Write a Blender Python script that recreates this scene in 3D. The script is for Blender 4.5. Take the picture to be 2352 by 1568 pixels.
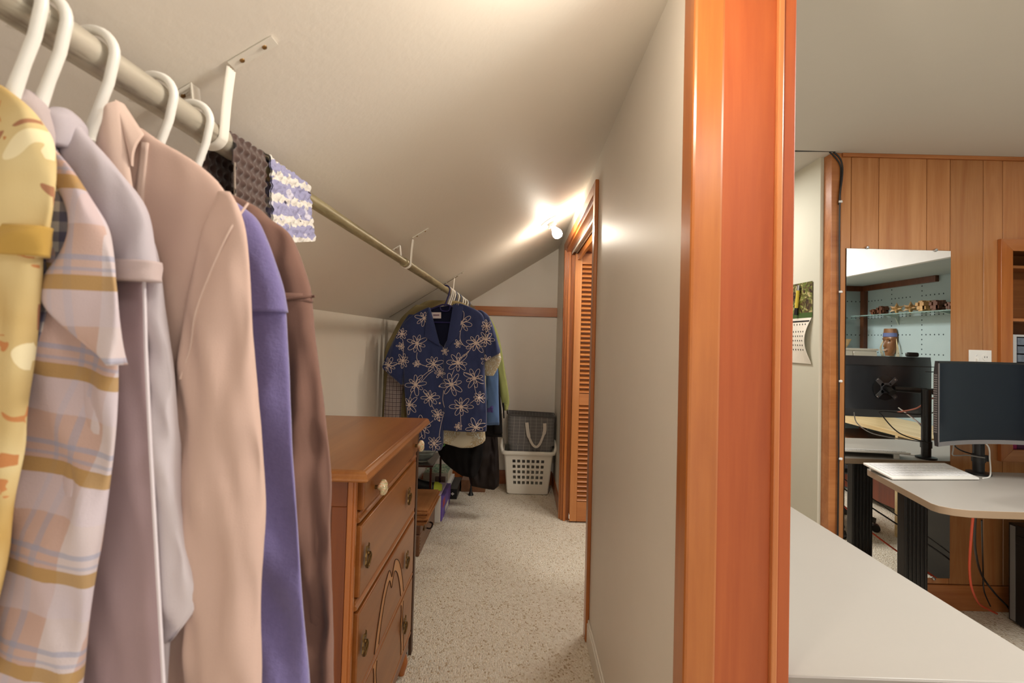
import bpy, bmesh, math, random
from mathutils import Vector, Matrix, noise
R_ = math.radians
random.seed(7)
S = bpy.context.scene
for o in list(bpy.data.objects): bpy.data.objects.remove(o)
COL = S.collection

# ------------------------------------------------------------ camera
FPX, CX, CY, HC = 1100.0, 1183.81, 747.96, 1.34
ROLL, PITCH, YAW = 0.0271350, 0.0260932, 0.0086721
fw = Vector((-math.sin(YAW)*math.cos(PITCH), math.cos(YAW)*math.cos(PITCH), math.sin(PITCH)))
r0 = Vector((math.cos(YAW), math.sin(YAW), 0)); u0 = r0.cross(fw)
rt = r0*math.cos(ROLL)+u0*math.sin(ROLL); up = u0*math.cos(ROLL)-r0*math.sin(ROLL)
CAM = Vector((0, 0, HC))
cd = bpy.data.cameras.new('camera'); cam = bpy.data.objects.new('camera', cd); COL.objects.link(cam)
cd.sensor_fit = 'HORIZONTAL'; cd.sensor_width = 36; cd.lens = FPX/2352*36
cd.shift_x = -(CX-1176)/2352; cd.shift_y = (CY-784)/2352
cd.clip_start = 0.02; cd.clip_end = 60
cd.dof.use_dof = True; cd.dof.focus_distance = 2.6; cd.dof.aperture_fstop = 7.1
m4 = Matrix((rt, up, -fw)).transposed().to_4x4(); m4.translation = CAM
cam.matrix_world = m4
S.camera = cam

def at(px, py, x=None, y=None, z=None):
    """a point of the room: on the line of sight through a photograph pixel, at a known distance / height"""
    d = rt*((px-CX)/FPX) - up*((py-CY)/FPX) + fw
    if y is not None: t = y/d.y
    elif x is not None: t = x/d.x
    else: t = (z-HC)/d.z
    return CAM + d*t

# ------------------------------------------------------------ light
S.view_settings.view_transform = 'Standard'; S.view_settings.look = 'None'
S.view_settings.exposure = 0.2; S.view_settings.gamma = 1.0; S.view_settings.use_curve_mapping = False
W = bpy.data.worlds.new('world'); S.world = W; W.use_nodes = True
W.node_tree.nodes['Background'].inputs[0].default_value = (1.0, 0.94, 0.86, 1)
W.node_tree.nodes['Background'].inputs[1].default_value = 0.9
ROOM_W, DOOR_W, BULB_E, BULB_FILL = 42, 9, 190, 215  # the far bulb is in view; the other powers drive added lamps

# ------------------------------------------------------------ colours and materials
def lin(c):
    return tuple((v/255/12.92 if v/255 <= .04045 else ((v/255+.055)/1.055)**2.4) for v in c)
class NT:
    def __init__(s, name):
        s.m = bpy.data.materials.new(name); s.m.use_nodes = True; s.t = s.m.node_tree
        s.b = s.t.nodes['Principled BSDF']
    def n(s, typ, **kw):
        q = s.t.nodes.new(typ)
        for k, v in kw.items(): setattr(q, k, v)
        return q
    def l(s, a, b): s.t.links.new(a, b)
    def setin(s, sock, v):
        if hasattr(v, 'is_output'): s.l(v, sock)
        elif isinstance(v, (tuple, list)) and len(v) == 3 and sock.type == 'RGBA': sock.default_value = (*v, 1)
        else: sock.default_value = v
    def math(s, op, a, b=0.0, c=0.0):
        q = s.n('ShaderNodeMath', operation=op)
        for i, v in enumerate((a, b, c)): s.setin(q.inputs[i], v)
        return q.outputs[0]
    def mix(s, f, a, b, mode='MIX'):
        q = s.n('ShaderNodeMix', data_type='RGBA', blend_type=mode)
        s.setin(q.inputs[0], f); s.setin(q.inputs[6], a); s.setin(q.inputs[7], b)
        return q.outputs[2]
    def coords(s, kind='Object', scale=(1, 1, 1)):
        c = s.n('ShaderNodeTexCoord'); q = s.n('ShaderNodeMapping'); q.inputs['Scale'].default_value = scale
        s.l(c.outputs[kind], q.inputs[0]); return q.outputs[0]
    def noise(s, vec, scale, detail=3, rough=.5, dist=0):
        q = s.n('ShaderNodeTexNoise'); s.l(vec, q.inputs['Vector'])
        q.inputs['Scale'].default_value = scale; q.inputs['Detail'].default_value = detail
        q.inputs['Roughness'].default_value = rough; q.inputs['Distortion'].default_value = dist
        return q.outputs[0]
    def ramp(s, f, *stops):
        q = s.n('ShaderNodeValToRGB'); s.l(f, q.inputs[0]); e = q.color_ramp.elements
        while len(e) < len(stops): e.new(.5)
        for i, (p, c) in enumerate(stops): e[i].position = p; e[i].color = (*c, 1)
        return q.outputs[0]
    def bump(s, h, strength=.3, dist=.002):
        q = s.n('ShaderNodeBump'); q.inputs['Strength'].default_value = strength; q.inputs['Distance'].default_value = dist
        s.l(h, q.inputs['Height']); s.l(q.outputs[0], s.b.inputs['Normal'])
    def col(s, v): s.setin(s.b.inputs['Base Color'], v)
    def pbr(s, rough=.5, spec=.5, metal=0, coat=0):
        s.b.inputs['Roughness'].default_value = rough; s.b.inputs['Specular IOR Level'].default_value = spec
        s.b.inputs['Metallic'].default_value = metal; s.b.inputs['Coat Weight'].default_value = coat; s.b.inputs['Coat Roughness'].default_value = .22
        return s.m

def plain(name, c, rough=.5, spec=.5, metal=0, var=.06, nscale=9, bump=0, bscale=200, coat=0):
    t = NT(name); c = lin(c); v = t.coords()
    n = t.noise(v, nscale)
    t.col(t.mix(n, tuple(x*(1-var) for x in c), tuple(min(1, x*(1+var)) for x in c)))
    if bump: t.bump(t.noise(v, bscale, 4), bump)
    return t.pbr(rough, spec, metal, coat)

def wood(name, lightc, darkc, axis=2, rough=.32, grain=1.0, vary=.25, coat=.25):
    t = NT(name); sc = [9*grain]*3; sc[axis] = .55*grain
    v = t.coords('Object', tuple(sc))
    oi = t.n('ShaderNodeObjectInfo'); off = t.n('ShaderNodeVectorMath', operation='ADD')
    k = t.math('MULTIPLY', oi.outputs['Random'], 31.0); t.l(v, off.inputs[0]); t.l(k, off.inputs[1])
    n1 = t.noise(off.outputs[0], 1.6, 4, .55, 1.2); n2 = t.noise(off.outputs[0], 11, 3, .6)
    f = t.math('ADD', t.math('MULTIPLY', n1, .75), t.math('MULTIPLY', n2, .25))
    c = t.ramp(f, (.3, lin(darkc)), (.68, lin(lightc)))
    shade = t.math('ADD', t.math('MULTIPLY', oi.outputs['Random'], vary), 1-vary/2)
    cc = t.n('ShaderNodeVectorMath', operation='SCALE'); t.l(c, cc.inputs[0]); t.l(shade, cc.inputs['Scale'])
    t.col(cc.outputs[0]); t.bump(n2, .06, .001)
    return t.pbr(rough, .5, 0, coat)

def cloth(name, c, rough=.9, var=.08, weave=900, fuzz=0, sheen=.12, k=.80):
    t = NT(name); c = tuple(x*k for x in lin(c)); v = t.coords('Object')
    n = t.noise(v, 14, 4)
    base = t.mix(n, tuple(x*(1-var) for x in c), tuple(min(1, x*(1+var)) for x in c))
    n2 = t.noise(v, weave, 2)
    if fuzz:
        n3 = t.noise(v, 160, 4, .7); base = t.mix(t.math('MULTIPLY', n3, fuzz), base, tuple(min(1, x*1.7+.03) for x in c)); t.bump(n3, .5, .002)
    else: t.bump(n2, .25, .0006)
    t.col(base); t.b.inputs['Sheen Weight'].default_value = sheen
    return t.pbr(rough, .25)

def striped(name, base, us, vs, rough=.9, tint=None):
    """woven checks: each stripe = (period, offset, width, colour, strength), in metres along the cloth"""
    t = NT(name); uv = t.n('ShaderNodeTexCoord').outputs['UV']; sp = t.n('ShaderNodeSeparateXYZ'); t.l(uv, sp.inputs[0])
    c = tuple(x*.82 for x in lin(base))
    if tint:
        n = t.noise(uv, tint[0], 2); c = t.mix(t.math('GREATER_THAN', n, .5) if tint[2] else n, c, lin(tint[1]))
    for ax, lst in ((0, us), (1, vs)):
        for per, off, w, cc, st in lst:
            fr = t.math('FRACT', t.math('DIVIDE', t.math('ADD', sp.outputs[ax], off+50*per), per))
            c = t.mix(t.math('MULTIPLY', t.math('LESS_THAN', fr, w/per), st), c, lin(cc))
    t.col(c); t.bump(t.noise(t.coords(), 700, 2), .25, .0008)
    t.b.inputs['Sheen Weight'].default_value = .15
    return t.pbr(rough, .2)

M_ = {}
def carpet_mat():
    t = NT('carpet'); v = t.coords()
    vo = t.n('ShaderNodeTexVoronoi'); t.l(t.coords('Object', (1, .7, 1)), vo.inputs['Vector']); vo.inputs['Scale'].default_value = 150
    vo.inputs['Randomness'].default_value = 1
    sepc = t.n('ShaderNodeSeparateColor'); t.l(vo.outputs['Color'], sepc.inputs[0])
    fleck = t.ramp(sepc.outputs[0], (0, lin((184, 160, 130))), (.08, lin((206, 188, 162))), (.14, lin((222, 209, 188))), (.6, lin((232, 221, 203))), (1, lin((238, 230, 214))))
    patch = t.noise(v, 2.2, 3); c = t.mix(t.math('MULTIPLY', patch, .25), fleck, lin((196, 176, 148)))
    t.col(c)
    h = t.math('ADD', t.math('MULTIPLY', vo.outputs['Distance'], -1.0), t.math('MULTIPLY', t.noise(v, 420, 3), .35))
    t.bump(h, .9, .006)
    return t.pbr(1, .05)
M_['carpet'] = carpet_mat()
M_['ceil'] = plain('ceiling_paint', (230, 222, 210), .6, .3, var=.015, nscale=2.5, bump=.22, bscale=70)
M_['wallp'] = plain('closet_wall_paint', (231, 223, 211), .45, .35, var=.02, bump=.06, bscale=120)
M_['office_ceil'] = plain('office_ceiling_paint', (204, 200, 190), .8, .2, var=.01)
M_['sage'] = plain('pale_sage_paint', (205, 202, 184), .7, .25, var=.02, bump=.05)
M_['hall'] = plain('hall_paint', (180, 184, 192), .8, .2)
M_['jamb'] = wood('orange_stained_fir', (178, 92, 44), (154, 68, 28), 2, .45, .8, .06, 0)
M_['casing'] = wood('amber_stained_casing', (184, 112, 52), (156, 84, 34), 2, .3, .8, .08)
M_['casing_y'] = wood('amber_stained_head', (184, 112, 52), (156, 84, 34), 1, .3, .8, .08)
M_['rail'] = wood('brown_stained_rail', (168, 92, 40), (128, 62, 22), 0, .4, .8, .05)
M_['plank'] = wood('knotty_cedar_plank', (190, 134, 84), (162, 102, 56), 2, .26, .9, .22, .35)
M_['trimx'] = wood('cedar_trim', (186, 122, 70), (156, 92, 46), 0, .35, .9, .08)
M_['dress'] = wood('dresser_walnut_veneer', (158, 98, 42), (132, 74, 26), 1, .36, .7, .06, .2)
M_['dress_top'] = wood('dresser_top_board', (170, 110, 50), (144, 84, 32), 1, .3, .7, .04, .3)
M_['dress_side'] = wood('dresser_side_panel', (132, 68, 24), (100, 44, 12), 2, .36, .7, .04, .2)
M_['dress_edge'] = wood('dresser_worn_edge', (172, 112, 58), (136, 78, 34), 1, .3, .8, .04, .3)
M_['inlay'] = wood('dresser_inlay_veneer', (200, 138, 74), (178, 114, 54), 1, .36, .7, .03, .2)
M_['dress_line'] = plain('dresser_inlay_groove', (52, 26, 10), .7)
M_['louver'] = wood('louver_door_fir', (196, 132, 76), (172, 104, 52), 2, .34, .8, .05, .2)
M_['slat'] = wood('louver_slat_fir', (190, 122, 66), (166, 98, 48), 0, .38, .8, .10, .2)
M_['white'] = plain('white_plastic', (236, 233, 226), .35, .5, var=.01)
M_['whitem'] = plain('white_enamel_metal', (232, 226, 214), .35, .5, var=.02)
M_['basket'] = plain('offwhite_basket_plastic', (226, 220, 206), .4, .5, var=.01)
M_['pipe'] = (lambda t: (t.col(t.ramp(t.noise(t.coords('Object', (30, 4, 30)), 2.2, 5, .65), (.3, lin((132, 122, 108))), (.46, lin((182, 174, 158))), (.8, lin((200, 192, 178))))), t.pbr(.48, .5, .35))[1])(NT('galvanised_pipe'))
M_['pipe2'] = (lambda t: (t.col(t.ramp(t.noise(t.coords('Object', (30, 4, 30)), 2.2, 5, .65), (.3, lin((120, 108, 78))), (.5, lin((156, 144, 108))), (.8, lin((182, 172, 138))))), t.pbr(.45, .5, .35))[1])(NT('brassy_pipe'))
M_['screw'] = plain('brass_screw', (150, 116, 70), .4, .5, .8)
M_['brass'] = plain('antique_brass', (112, 86, 50), .38, .5, .85, var=.35, nscale=60)
M_['chrome'] = plain('chrome_clip', (205, 205, 205), .2, .5, .9)
M_['black'] = plain('black_plastic', (24, 24, 25), .42, .5)
M_['blackm'] = plain('black_powder_coat', (30, 29, 29), .35, .5, .2)
M_['dark'] = plain('dark_interior', (34, 22, 16), .8, .2)
M_['laminate'] = plain('grey_beige_laminate', (162, 157, 149), .42, .45, var=.012, nscale=3)
M_['edge'] = plain('grey_desk_edge', (148, 142, 136), .5, .4)
M_['edge_tan'] = plain('taupe_desk_edge', (150, 128, 104), .5, .4)
def mirror_mat():
    t = NT('mirror_silver'); t.col((.93, .94, .93)); return t.pbr(.0, .5, 1)
M_['mirror'] = mirror_mat()

# ------------------------------------------------------------ mesh building
class MB:
    def __init__(s): s.v = []; s.f = []; s.uv = []; s.mi = []
    def add(s, vs, fs, uv=None, mi=0):
        o = len(s.v); s.v += [Vector(p) for p in vs]; s.f += [tuple(i+o for i in f) for f in fs]
        s.uv += uv if uv else [(p[0], p[2]) for p in vs]; s.mi += [mi]*len(fs); return s
    def box(s, x0, x1, y0, y1, z0, z1, mat=None, mi=0):
        vs = [(x, y, z) for x in (x0, x1) for y in (y0, y1) for z in (z0, z1)]
        if mat: vs = [mat @ Vector(p) for p in vs]
        return s.add(vs, [(0, 1, 3, 2), (4, 6, 7, 5), (0, 4, 5, 1), (2, 3, 7, 6), (0, 2, 6, 4), (1, 5, 7, 3)], None, mi)
    def loft(s, rings, closed=True, cap0=True, cap1=True, uvs=None, mi=0):
        n = len(rings[0]); vs = [p for r in rings for p in r]; fs = []
        for i in range(len(rings)-1):
            for j in range(n if closed else n-1):
                a, b = i*n+j, i*n+(j+1) % n; fs.append((a, b, b+n, a+n))
        if closed and cap0: fs.append(tuple(range(n))[::-1])
        if closed and cap1: fs.append(tuple((len(rings)-1)*n+k for k in range(n)))
        return s.add(vs, fs, uvs, mi)
    def tube(s, path, r, n=10, closed=False, mi=0, flat=None):
        path = [Vector(p) for p in path]; rings = []; prev = None; L = len(path)
        for i, p in enumerate(path):
            if closed: d = path[(i+1) % L]-path[i-1]
            else: d = path[min(i+1, L-1)]-path[max(i-1, 0)]
            d.normalize()
            if prev is None:
                a = Vector((0, 0, 1)) if abs(d.z) < .9 else Vector((1, 0, 0)); prev = (a-d*a.dot(d)).normalized()
            prev = (prev-d*prev.dot(d)).normalized(); q = d.cross(prev)
            rr = r[i] if isinstance(r, (list, tuple)) else r
            k = flat or 1
            rings.append([p+prev*(rr*math.cos(2*math.pi*j/n))+q*(rr*k*math.sin(2*math.pi*j/n)) for j in range(n)])
        if closed: rings.append(rings[0]); return s.loft(rings, True, False, False, None, mi)
        return s.loft(rings, True, True, True, None, mi)
    def lathe(s, prof, c=(0, 0, 0), n=20, mat=None, sx=1, sy=1, mi=0):
        rings = []
        for r, z in prof:
            ring = [Vector((r*sx*math.cos(2*math.pi*j/n), r*sy*math.sin(2*math.pi*j/n), z)) for j in range(n)]
            rings.append([(mat @ p if mat else p)+Vector(c) for p in ring])
        return s.loft(rings, mi=mi)
    def prism(s, poly, z0, z1, mi=0):
        n = len(poly)
        return s.add([(x, y, z0) for x, y in poly]+[(x, y, z1) for x, y in poly],
                     [tuple(range(n))[::-1], tuple(range(n, 2*n))]+[(i, (i+1) % n, n+(i+1) % n, n+i) for i in range(n)], None, mi)
    def grid(s, fn, nu, nv, mi=0, uvfn=None):
        vs = [fn(i/nu, j/nv) for j in range(nv+1) for i in range(nu+1)]
        fs = [(j*(nu+1)+i, j*(nu+1)+i+1, (j+1)*(nu+1)+i+1, (j+1)*(nu+1)+i) for j in range(nv) for i in range(nu)]
        return s.add(vs, fs, [uvfn(i/nu, j/nv) for j in range(nv+1) for i in range(nu+1)] if uvfn else None, mi)
    def slab(s, fn, nu, nv, thick, uvfn=None):
        """a sheet with thickness: fn(u,v) is its front, pushed back along +thick vector"""
        t = Vector(thick); N = nu+1
        A = [Vector(fn(i/nu, j/nv)) for j in range(nv+1) for i in range(N)]; vs = A+[p+t for p in A]; k = len(A); fs = []
        for j in range(nv):
            for i in range(nu):
                a = j*N+i; fs += [(a, a+1, a+N+1, a+N), (k+a, k+a+N, k+a+N+1, k+a+1)]
        rim = [i for i in range(N)]+[j*N+nu for j in range(1, nv+1)]+[nv*N+i for i in range(nu-1, -1, -1)]+[j*N for j in range(nv-1, 0, -1)]
        for a, b in zip(rim, rim[1:]+rim[:1]): fs.append((a, k+a, k+b, b))
        uv = [uvfn(i/nu, j/nv) for j in range(nv+1) for i in range(N)]*2 if uvfn else None
        return s.add(vs, fs, uv)

def build(name, mb, mats, parent=None, bevel=0, smooth=True, ang=40, segs=2, sub=0, solid=0):
    me = bpy.data.meshes.new(name)
    off = ROOTS.get(parent, Vector((0, 0, 0))) if parent else Vector((0, 0, 0))
    me.from_pydata([v-off for v in mb.v], [], mb.f); 
    uvl = me.uv_layers.new(name='UVMap')
    for l in me.loops: uvl.data[l.index].uv = mb.uv[l.vertex_index]
    ms = mats if isinstance(mats, (list, tuple)) else [mats]
    for m in ms: me.materials.append(M_[m] if isinstance(m, str) else m)
    for p, i in zip(me.polygons, mb.mi): p.material_index = i
    bm = bmesh.new(); bm.from_mesh(me); bmesh.ops.recalc_face_normals(bm, faces=bm.faces); bm.to_mesh(me); bm.free()
    if smooth: me.shade_smooth(); me.set_sharp_from_angle(angle=R_(ang))
    o = bpy.data.objects.new(name, me); COL.objects.link(o)
    if parent: o.parent = parent; ROOTS[o] = off
    if bevel:
        b = o.modifiers.new('bevel', 'BEVEL'); b.width = bevel; b.segments = segs; b.limit_method = 'ANGLE'; b.angle_limit = R_(40)
    if solid:
        q = o.modifiers.new('solid', 'SOLIDIFY'); q.thickness = solid; q.offset = 0
    if sub:
        q = o.modifiers.new('sub', 'SUBSURF'); q.levels = sub; q.render_levels = sub
    return o
ROOTS = {}
def tag(o, label, cat, group=None, kind=None):
    o['label'] = label; o['category'] = cat
    if group: o['group'] = group
    if kind: o['kind'] = kind
    return o
def thing(name, label, cat, loc=(0, 0, 0), group=None):
    o = bpy.data.objects.new(name, None); COL.objects.link(o); o.location = loc; o.empty_display_size = .05
    ROOTS[o] = Vector(loc); return tag(o, label, cat, group)
def struct(name, mb, m, parent=None, bevel=0, smooth=False):
    o = build(name, mb, m, parent, bevel, smooth)
    if not parent: o['kind'] = 'structure'; ROOTS[o] = Vector((0, 0, 0))
    return o
def box(*a): return MB().box(*a)
def clone(src, parent, name=None):
    c = src.copy(); COL.objects.link(c); c.parent = parent; ROOTS[c] = ROOTS.get(parent, Vector()); return c
def spin(path_c, r, a0, a1, n, ax='xz'):
    out = []
    for i in range(n+1):
        a = R_(a0+(a1-a0)*i/n); c = Vector(path_c)
        out.append(c+Vector((r*math.cos(a), 0, r*math.sin(a)) if ax == 'xz' else (r*math.cos(a), r*math.sin(a), 0)))
    return out
def lerp(a, b, t): return a+(b-a)*t
def smoothpath(pts, k=6):
    pts = [Vector(p) for p in pts]; out = []
    for i in range(len(pts)-1):
        p0, p1, p2, p3 = pts[max(i-1, 0)], pts[i], pts[i+1], pts[min(i+2, len(pts)-1)]
        for j in range(k):
            t = j/k; out.append(.5*((2*p1)+(p2-p0)*t+(2*p0-5*p1+4*p2-p3)*t*t+(3*p1-p0-3*p2+p3)*t**3))
    out.append(pts[-1]); return out

# ============================================================ ROOM SHELL
XW, XO, YB, KX, KZ, SL = .345, .53, 4.45, -.83, 1.435, .638      # closet right wall, office side of it, back wall, knee wall, slope
ZC = 2.367; YF = -1.6; YW = 2.53; XHALL = 1.612; XR = 3.3
def slope_z(x): return KZ+(x-KX)*SL
XE = KX+(ZC-KZ)/SL
struct('floor', box(-1.0, 3.6, YF, 4.6, -.06, 0), 'carpet')
struct('wall_left', box(KX-.06, KX, YF, YB, 0, KZ+.02), 'wallp')
mb = MB(); mb.box(-.95, XO, YB, YB+.06, 0, 2.5)
struct('wall_back', mb, 'wallp')
struct('wall_hall_back', box(XO, XHALL+.1, YB, YB+.06, 0, 2.5), 'hall')
# sloped closet ceiling
mb = MB(); y0, y1 = YF, YB+.06
mb.add([(KX-.08, y0, slope_z(KX-.08)), (XE, y0, ZC), (XE, y0, ZC+.06), (KX-.08, y0, slope_z(KX-.08)+.06),
        (KX-.08, y1, slope_z(KX-.08)), (XE, y1, ZC), (XE, y1, ZC+.06), (KX-.08, y1, slope_z(KX-.08)+.06)],
       [(0, 1, 5, 4), (1, 2, 6, 5), (2, 3, 7, 6), (3, 0, 4, 7), (0, 3, 2, 1), (4, 5, 6, 7)])
ceil1 = struct('ceiling_slope', mb, 'ceil')
# thin seam up the slope above the far bracket
mb = MB(); mb.tube([(-.805, 2.95, slope_z(-.805)-.001), (-.39, 2.95, slope_z(-.39)-.001)], .0022, 6)
build('drywall_seam', mb, plain('seam_grey', (120, 110, 96), .8), ceil1)  # the seam's own line, darker than the ceiling paint
struct('ceiling_office', box(XE, 3.6, YF, YB+.06, ZC, ZC+.06), 'office_ceil')
# partition between closet and office, with the bifold opening
DY0, DY1, DZ = 2.235, 3.61, 2.01
mb = MB()
def wedge(y0, y1, z0):
    za, zb = slope_z(XW)+.01, slope_z(XO)+.01
    v = [(XW, y0, z0), (XO, y0, z0), (XO, y0, zb), (XW, y0, za), (XW, y1, z0), (XO, y1, z0), (XO, y1, zb), (XW, y1, za)]
    mb.add(v, [(0, 1, 2, 3), (4, 7, 6, 5), (0, 4, 5, 1), (1, 5, 6, 2), (2, 6, 7, 3), (3, 7, 4, 0)])
wedge(.975, DY0, 0); wedge(DY1, YB, 0); wedge(DY0, DY1, DZ)
struct('wall_right', mb, 'wallp')
# office shell
struct('wall_hall', box(XHALL, XHALL+.07, YW+.06, YB, 0, ZC), 'sage')
RX0, RX1, RZ0, RZ1 = 2.585, 3.2, .83, 1.895                       # recess for the built-in shelves
mb = MB(); mb.box(XHALL+.07, RX0, YW+.02, YW+.08, 0, ZC); mb.box(RX1, 3.6, YW+.02, YW+.08, 0, ZC)
mb.box(RX0, RX1, YW+.02, YW+.08, 0, RZ0); mb.box(RX0, RX1, YW+.02, YW+.08, RZ1, ZC)
wall_office = struct('wall_office', mb, plain('plank_backing', (70, 40, 20), .8))
ed = [at(px, 500, y=YW).x for px in (1955, 2019, 2129, 2183, 2259, 2304)]
ed = [at(1931, 500, y=YW).x]+ed; w = .17
while ed[-1] < XR-.02: ed.append(min(ed[-1]+random.choice((.14, .19, .24)), XR))
ZT = at(1930, 360, y=YW).z
pk = None
for a, b in zip(ed, ed[1:]):
    segs_ = [(.13, ZT)]
    if b > RX0-.02 and a < RX1: segs_ = [(.13, RZ0-.02), (RZ1+.02, ZT)]
    if a < RX0 < b and b > RX0+.02: segs_ = [(.13, RZ0-.02), (RZ1+.02, ZT)]
    for z0, z1 in segs_:
        build('plank', box(a+.0012, b-.0012, YW, YW+.022, z0, z1), 'plank', wall_office, bevel=.0022, segs=1, smooth=False)
struct('trim_1', box(at(1931, 500, y=YW).x, XR, YW-.012, YW+.02, ZT, ZC), 'trimx', bevel=.002)
struct('baseboard_office', box(XHALL+.07, XR, YW-.008, YW+.02, 0, .128), 'trimx', bevel=.002)
cx0, cx1 = at(1906, 700, y=YW).x, at(1929, 700, y=YW).x
mb = MB(); mb.box(cx0, cx1, YW-.006, YW+.075, 0, ZC)
tr2 = struct('trim_2', mb, 'trimx', bevel=.003)
# pegboard side (seen only in the mirror)
def peg_mat():
    t = NT('pale_blue_pegboard'); c = t.n('ShaderNodeTexCoord'); sp = t.n('ShaderNodeSeparateXYZ'); t.l(c.outputs['UV'], sp.inputs[0])
    def cell(o, p): return t.math('SUBTRACT', t.math('FRACT', t.math('DIVIDE', o, p)), .5)
    fu, fv = cell(sp.outputs[0], .04), cell(sp.outputs[1], .04)
    d = t.math('ADD', t.math('POWER', fu, 2), t.math('POWER', fv, 2)); dot = t.math('LESS_THAN', d, .022)
    iu = t.math('FRACT', t.math('DIVIDE', t.math('FLOOR', t.math('DIVIDE', sp.outputs[0], .04)), 8)); iv = t.math('FRACT', t.math('DIVIDE', t.math('FLOOR', t.math('DIVIDE', sp.outputs[1], .04)), 4))
    mk = t.math('MAXIMUM', t.math('LESS_THAN', iu, .12), t.math('MULTIPLY', t.math('LESS_THAN', iv, .2), t.math('LESS_THAN', iu, .7)))
    n = t.noise(t.coords(), 6)
    base = t.mix(n, lin((158, 178, 181)), lin((168, 187, 189)))
    t.col(t.mix(t.math('MULTIPLY', dot, mk), base, lin((52, 66, 70)))); return t.pbr(.6, .3)
M_['peg'] = peg_mat()
PZ = 1.928; PY = .43
mb = MB(); mb.add([(XR, PY, 0), (XR, YW, 0), (XR, YW, PZ), (XR, PY, PZ), (XR+.05, PY, 0), (XR+.05, YW, 0), (XR+.05, YW, PZ), (XR+.05, PY, PZ)],
                  [(0, 1, 2, 3), (4, 7, 6, 5), (0, 4, 5, 1), (1, 5, 6, 2), (2, 6, 7, 3), (3, 7, 4, 0)], [(0, 0), (YW-PY, 0), (YW-PY, PZ), (0, PZ)]*2)
struct('wall_pegboard', mb, 'peg')
mb = MB(); mb.add([(2.72, PY, 0), (XR, PY, 0), (XR, PY, PZ), (2.72, PY, PZ), (2.72, PY-.05, 0), (XR, PY-.05, 0), (XR, PY-.05, PZ), (2.72, PY-.05, PZ)],
                  [(0, 1, 2, 3), (4, 7, 6, 5), (0, 4, 5, 1), (1, 5, 6, 2), (2, 6, 7, 3), (3, 7, 4, 0)], [(0, 0), (.58, 0), (.58, PZ), (0, PZ)]*2)
struct('wall_alcove_end', mb, 'peg')
struct('ceiling_soffit', box(2.69, XR+.05, YF, YW+.02, PZ, PZ+.04), plain('soffit_paint', (176, 186, 186), .55, .4))
struct('wall_bulkhead', box(2.68, 2.72, YF, YW+.02, PZ-.005, ZC), plain('bright_white_paint', (240, 240, 238), .7, .3))
struct('wall_front', box(1.5, 2.68, YF-.05, YF, 0, ZC), 'hall')
struct('trim_3', MB().box(XR-.03, XR-.001, PY, 1.25, PZ-.05, PZ).box(2.72, XR-.03, PY, PY+.02, PZ-.05, PZ).box(XR-.04, XR-.001, PY+.001, PY+.05, 0, PZ-.05),
       wood('dark_alcove_trim', (112, 62, 30), (84, 42, 18), 2, .4), bevel=.002)

# ---------------- wooden lining on the end of the partition (cased opening)
YJ = .937
cas = struct('trim_4', MB().box(XW-.012, .395, YJ+.004, YJ+.07, 0, 2.29), 'casing', bevel=.006)
mb = MB().box(.3925, .497, YJ+.006, YJ+.05, 0, 2.31)
struct('jamb_board', mb, 'jamb', cas, bevel=.0015)
struct('jamb_stop', box(.4965, .508, YJ-.004, YJ+.05, 0, 2.31), wood('worn_pale_jamb_edge', (204, 138, 84), (180, 104, 54), 2, .3, .8, .05), cas, bevel=.0025)
struct('outer_casing', box(.5095, .534, YJ+.002, YJ+.07, 0, 2.31), 'jamb', cas, bevel=.002)
# ---------------- white baseboard and brown rails
mb = MB()
mb.box(XW-.011, XW, 1.01, 2.165, 0, .085); mb.box(XW-.007, XW, 1.01, 2.165, .085, .1)
struct('baseboard_right', mb, 'whitem', bevel=.002)
struct('baseboard_right_far', box(XW-.011, XW, 3.69, YB, 0, .11), 'rail', bevel=.002)
struct('baseboard_back', box(KX, XW-.011, YB-.012, YB, 0, .125), 'rail', bevel=.002)
zt, zb_ = at(1190, 705, y=YB).z, at(1190, 726, y=YB).z
struct('trim_5', box(KX, XW, YB-.02, YB, zb_, zt), wood('oak_rail', (190, 118, 58), (158, 88, 38), 0, .4, .8, .05), bevel=.002)
struct('baseboard_left', box(KX, KX+.012, 2.1, YB-.012, 0, .11), 'rail', bevel=.002)
struct('baseboard_hall', box(XHALL-.011, XHALL, YW+.08, YB, 0, .1), 'whitem', bevel=.002)

# ---------------- bifold louvred door in the right wall
dr = struct('door_1', MB().box(XW-.017, XW, DY0-.07, DY0-.012, 0, DZ+.065).box(XW-.017, XW, DY1+.012, DY1+.075, 0, DZ+.065), 'casing', bevel=.004)
build('head_casing', box(XW-.017, XW, DY0-.012, DY1+.012, DZ+.008, DZ+.065), 'casing_y', dr, bevel=.004)
build('jamb', box(XW-.004, XO+.01, DY1-.008, DY1+.01, 0, DZ+.008), 'casing', dr, bevel=.001)
build('jamb', box(XW-.004, XO+.01, DY0-.012, DY0+.006, 0, DZ+.008), 'casing', dr, bevel=.001)
build('jamb_head', box(XW-.004, XO+.01, DY0+.006, DY1-.008, DZ-.008, DZ+.01), 'casing_y', dr)
build('door_stop', box(XW+.012, XW+.03, DY1-.03, DY1-.008, 0, DZ-.008), 'casing', dr, bevel=.001)
build('track', MB().box(XW+.035, XW+.037, DY0+.006, DY1-.01, DZ-.03, DZ-.008).box(XW+.065, XW+.067, DY0+.006, DY1-.01, DZ-.03, DZ-.008).box(XW+.035, XW+.067, DY0+.006, DY1-.01, DZ-.010, DZ-.0085), 'whitem', dr)
build('track_valance', box(XW+.075, XW+.093, DY0+.006, DY1-.01, DZ-.075, DZ-.008), 'casing_y', dr)
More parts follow.
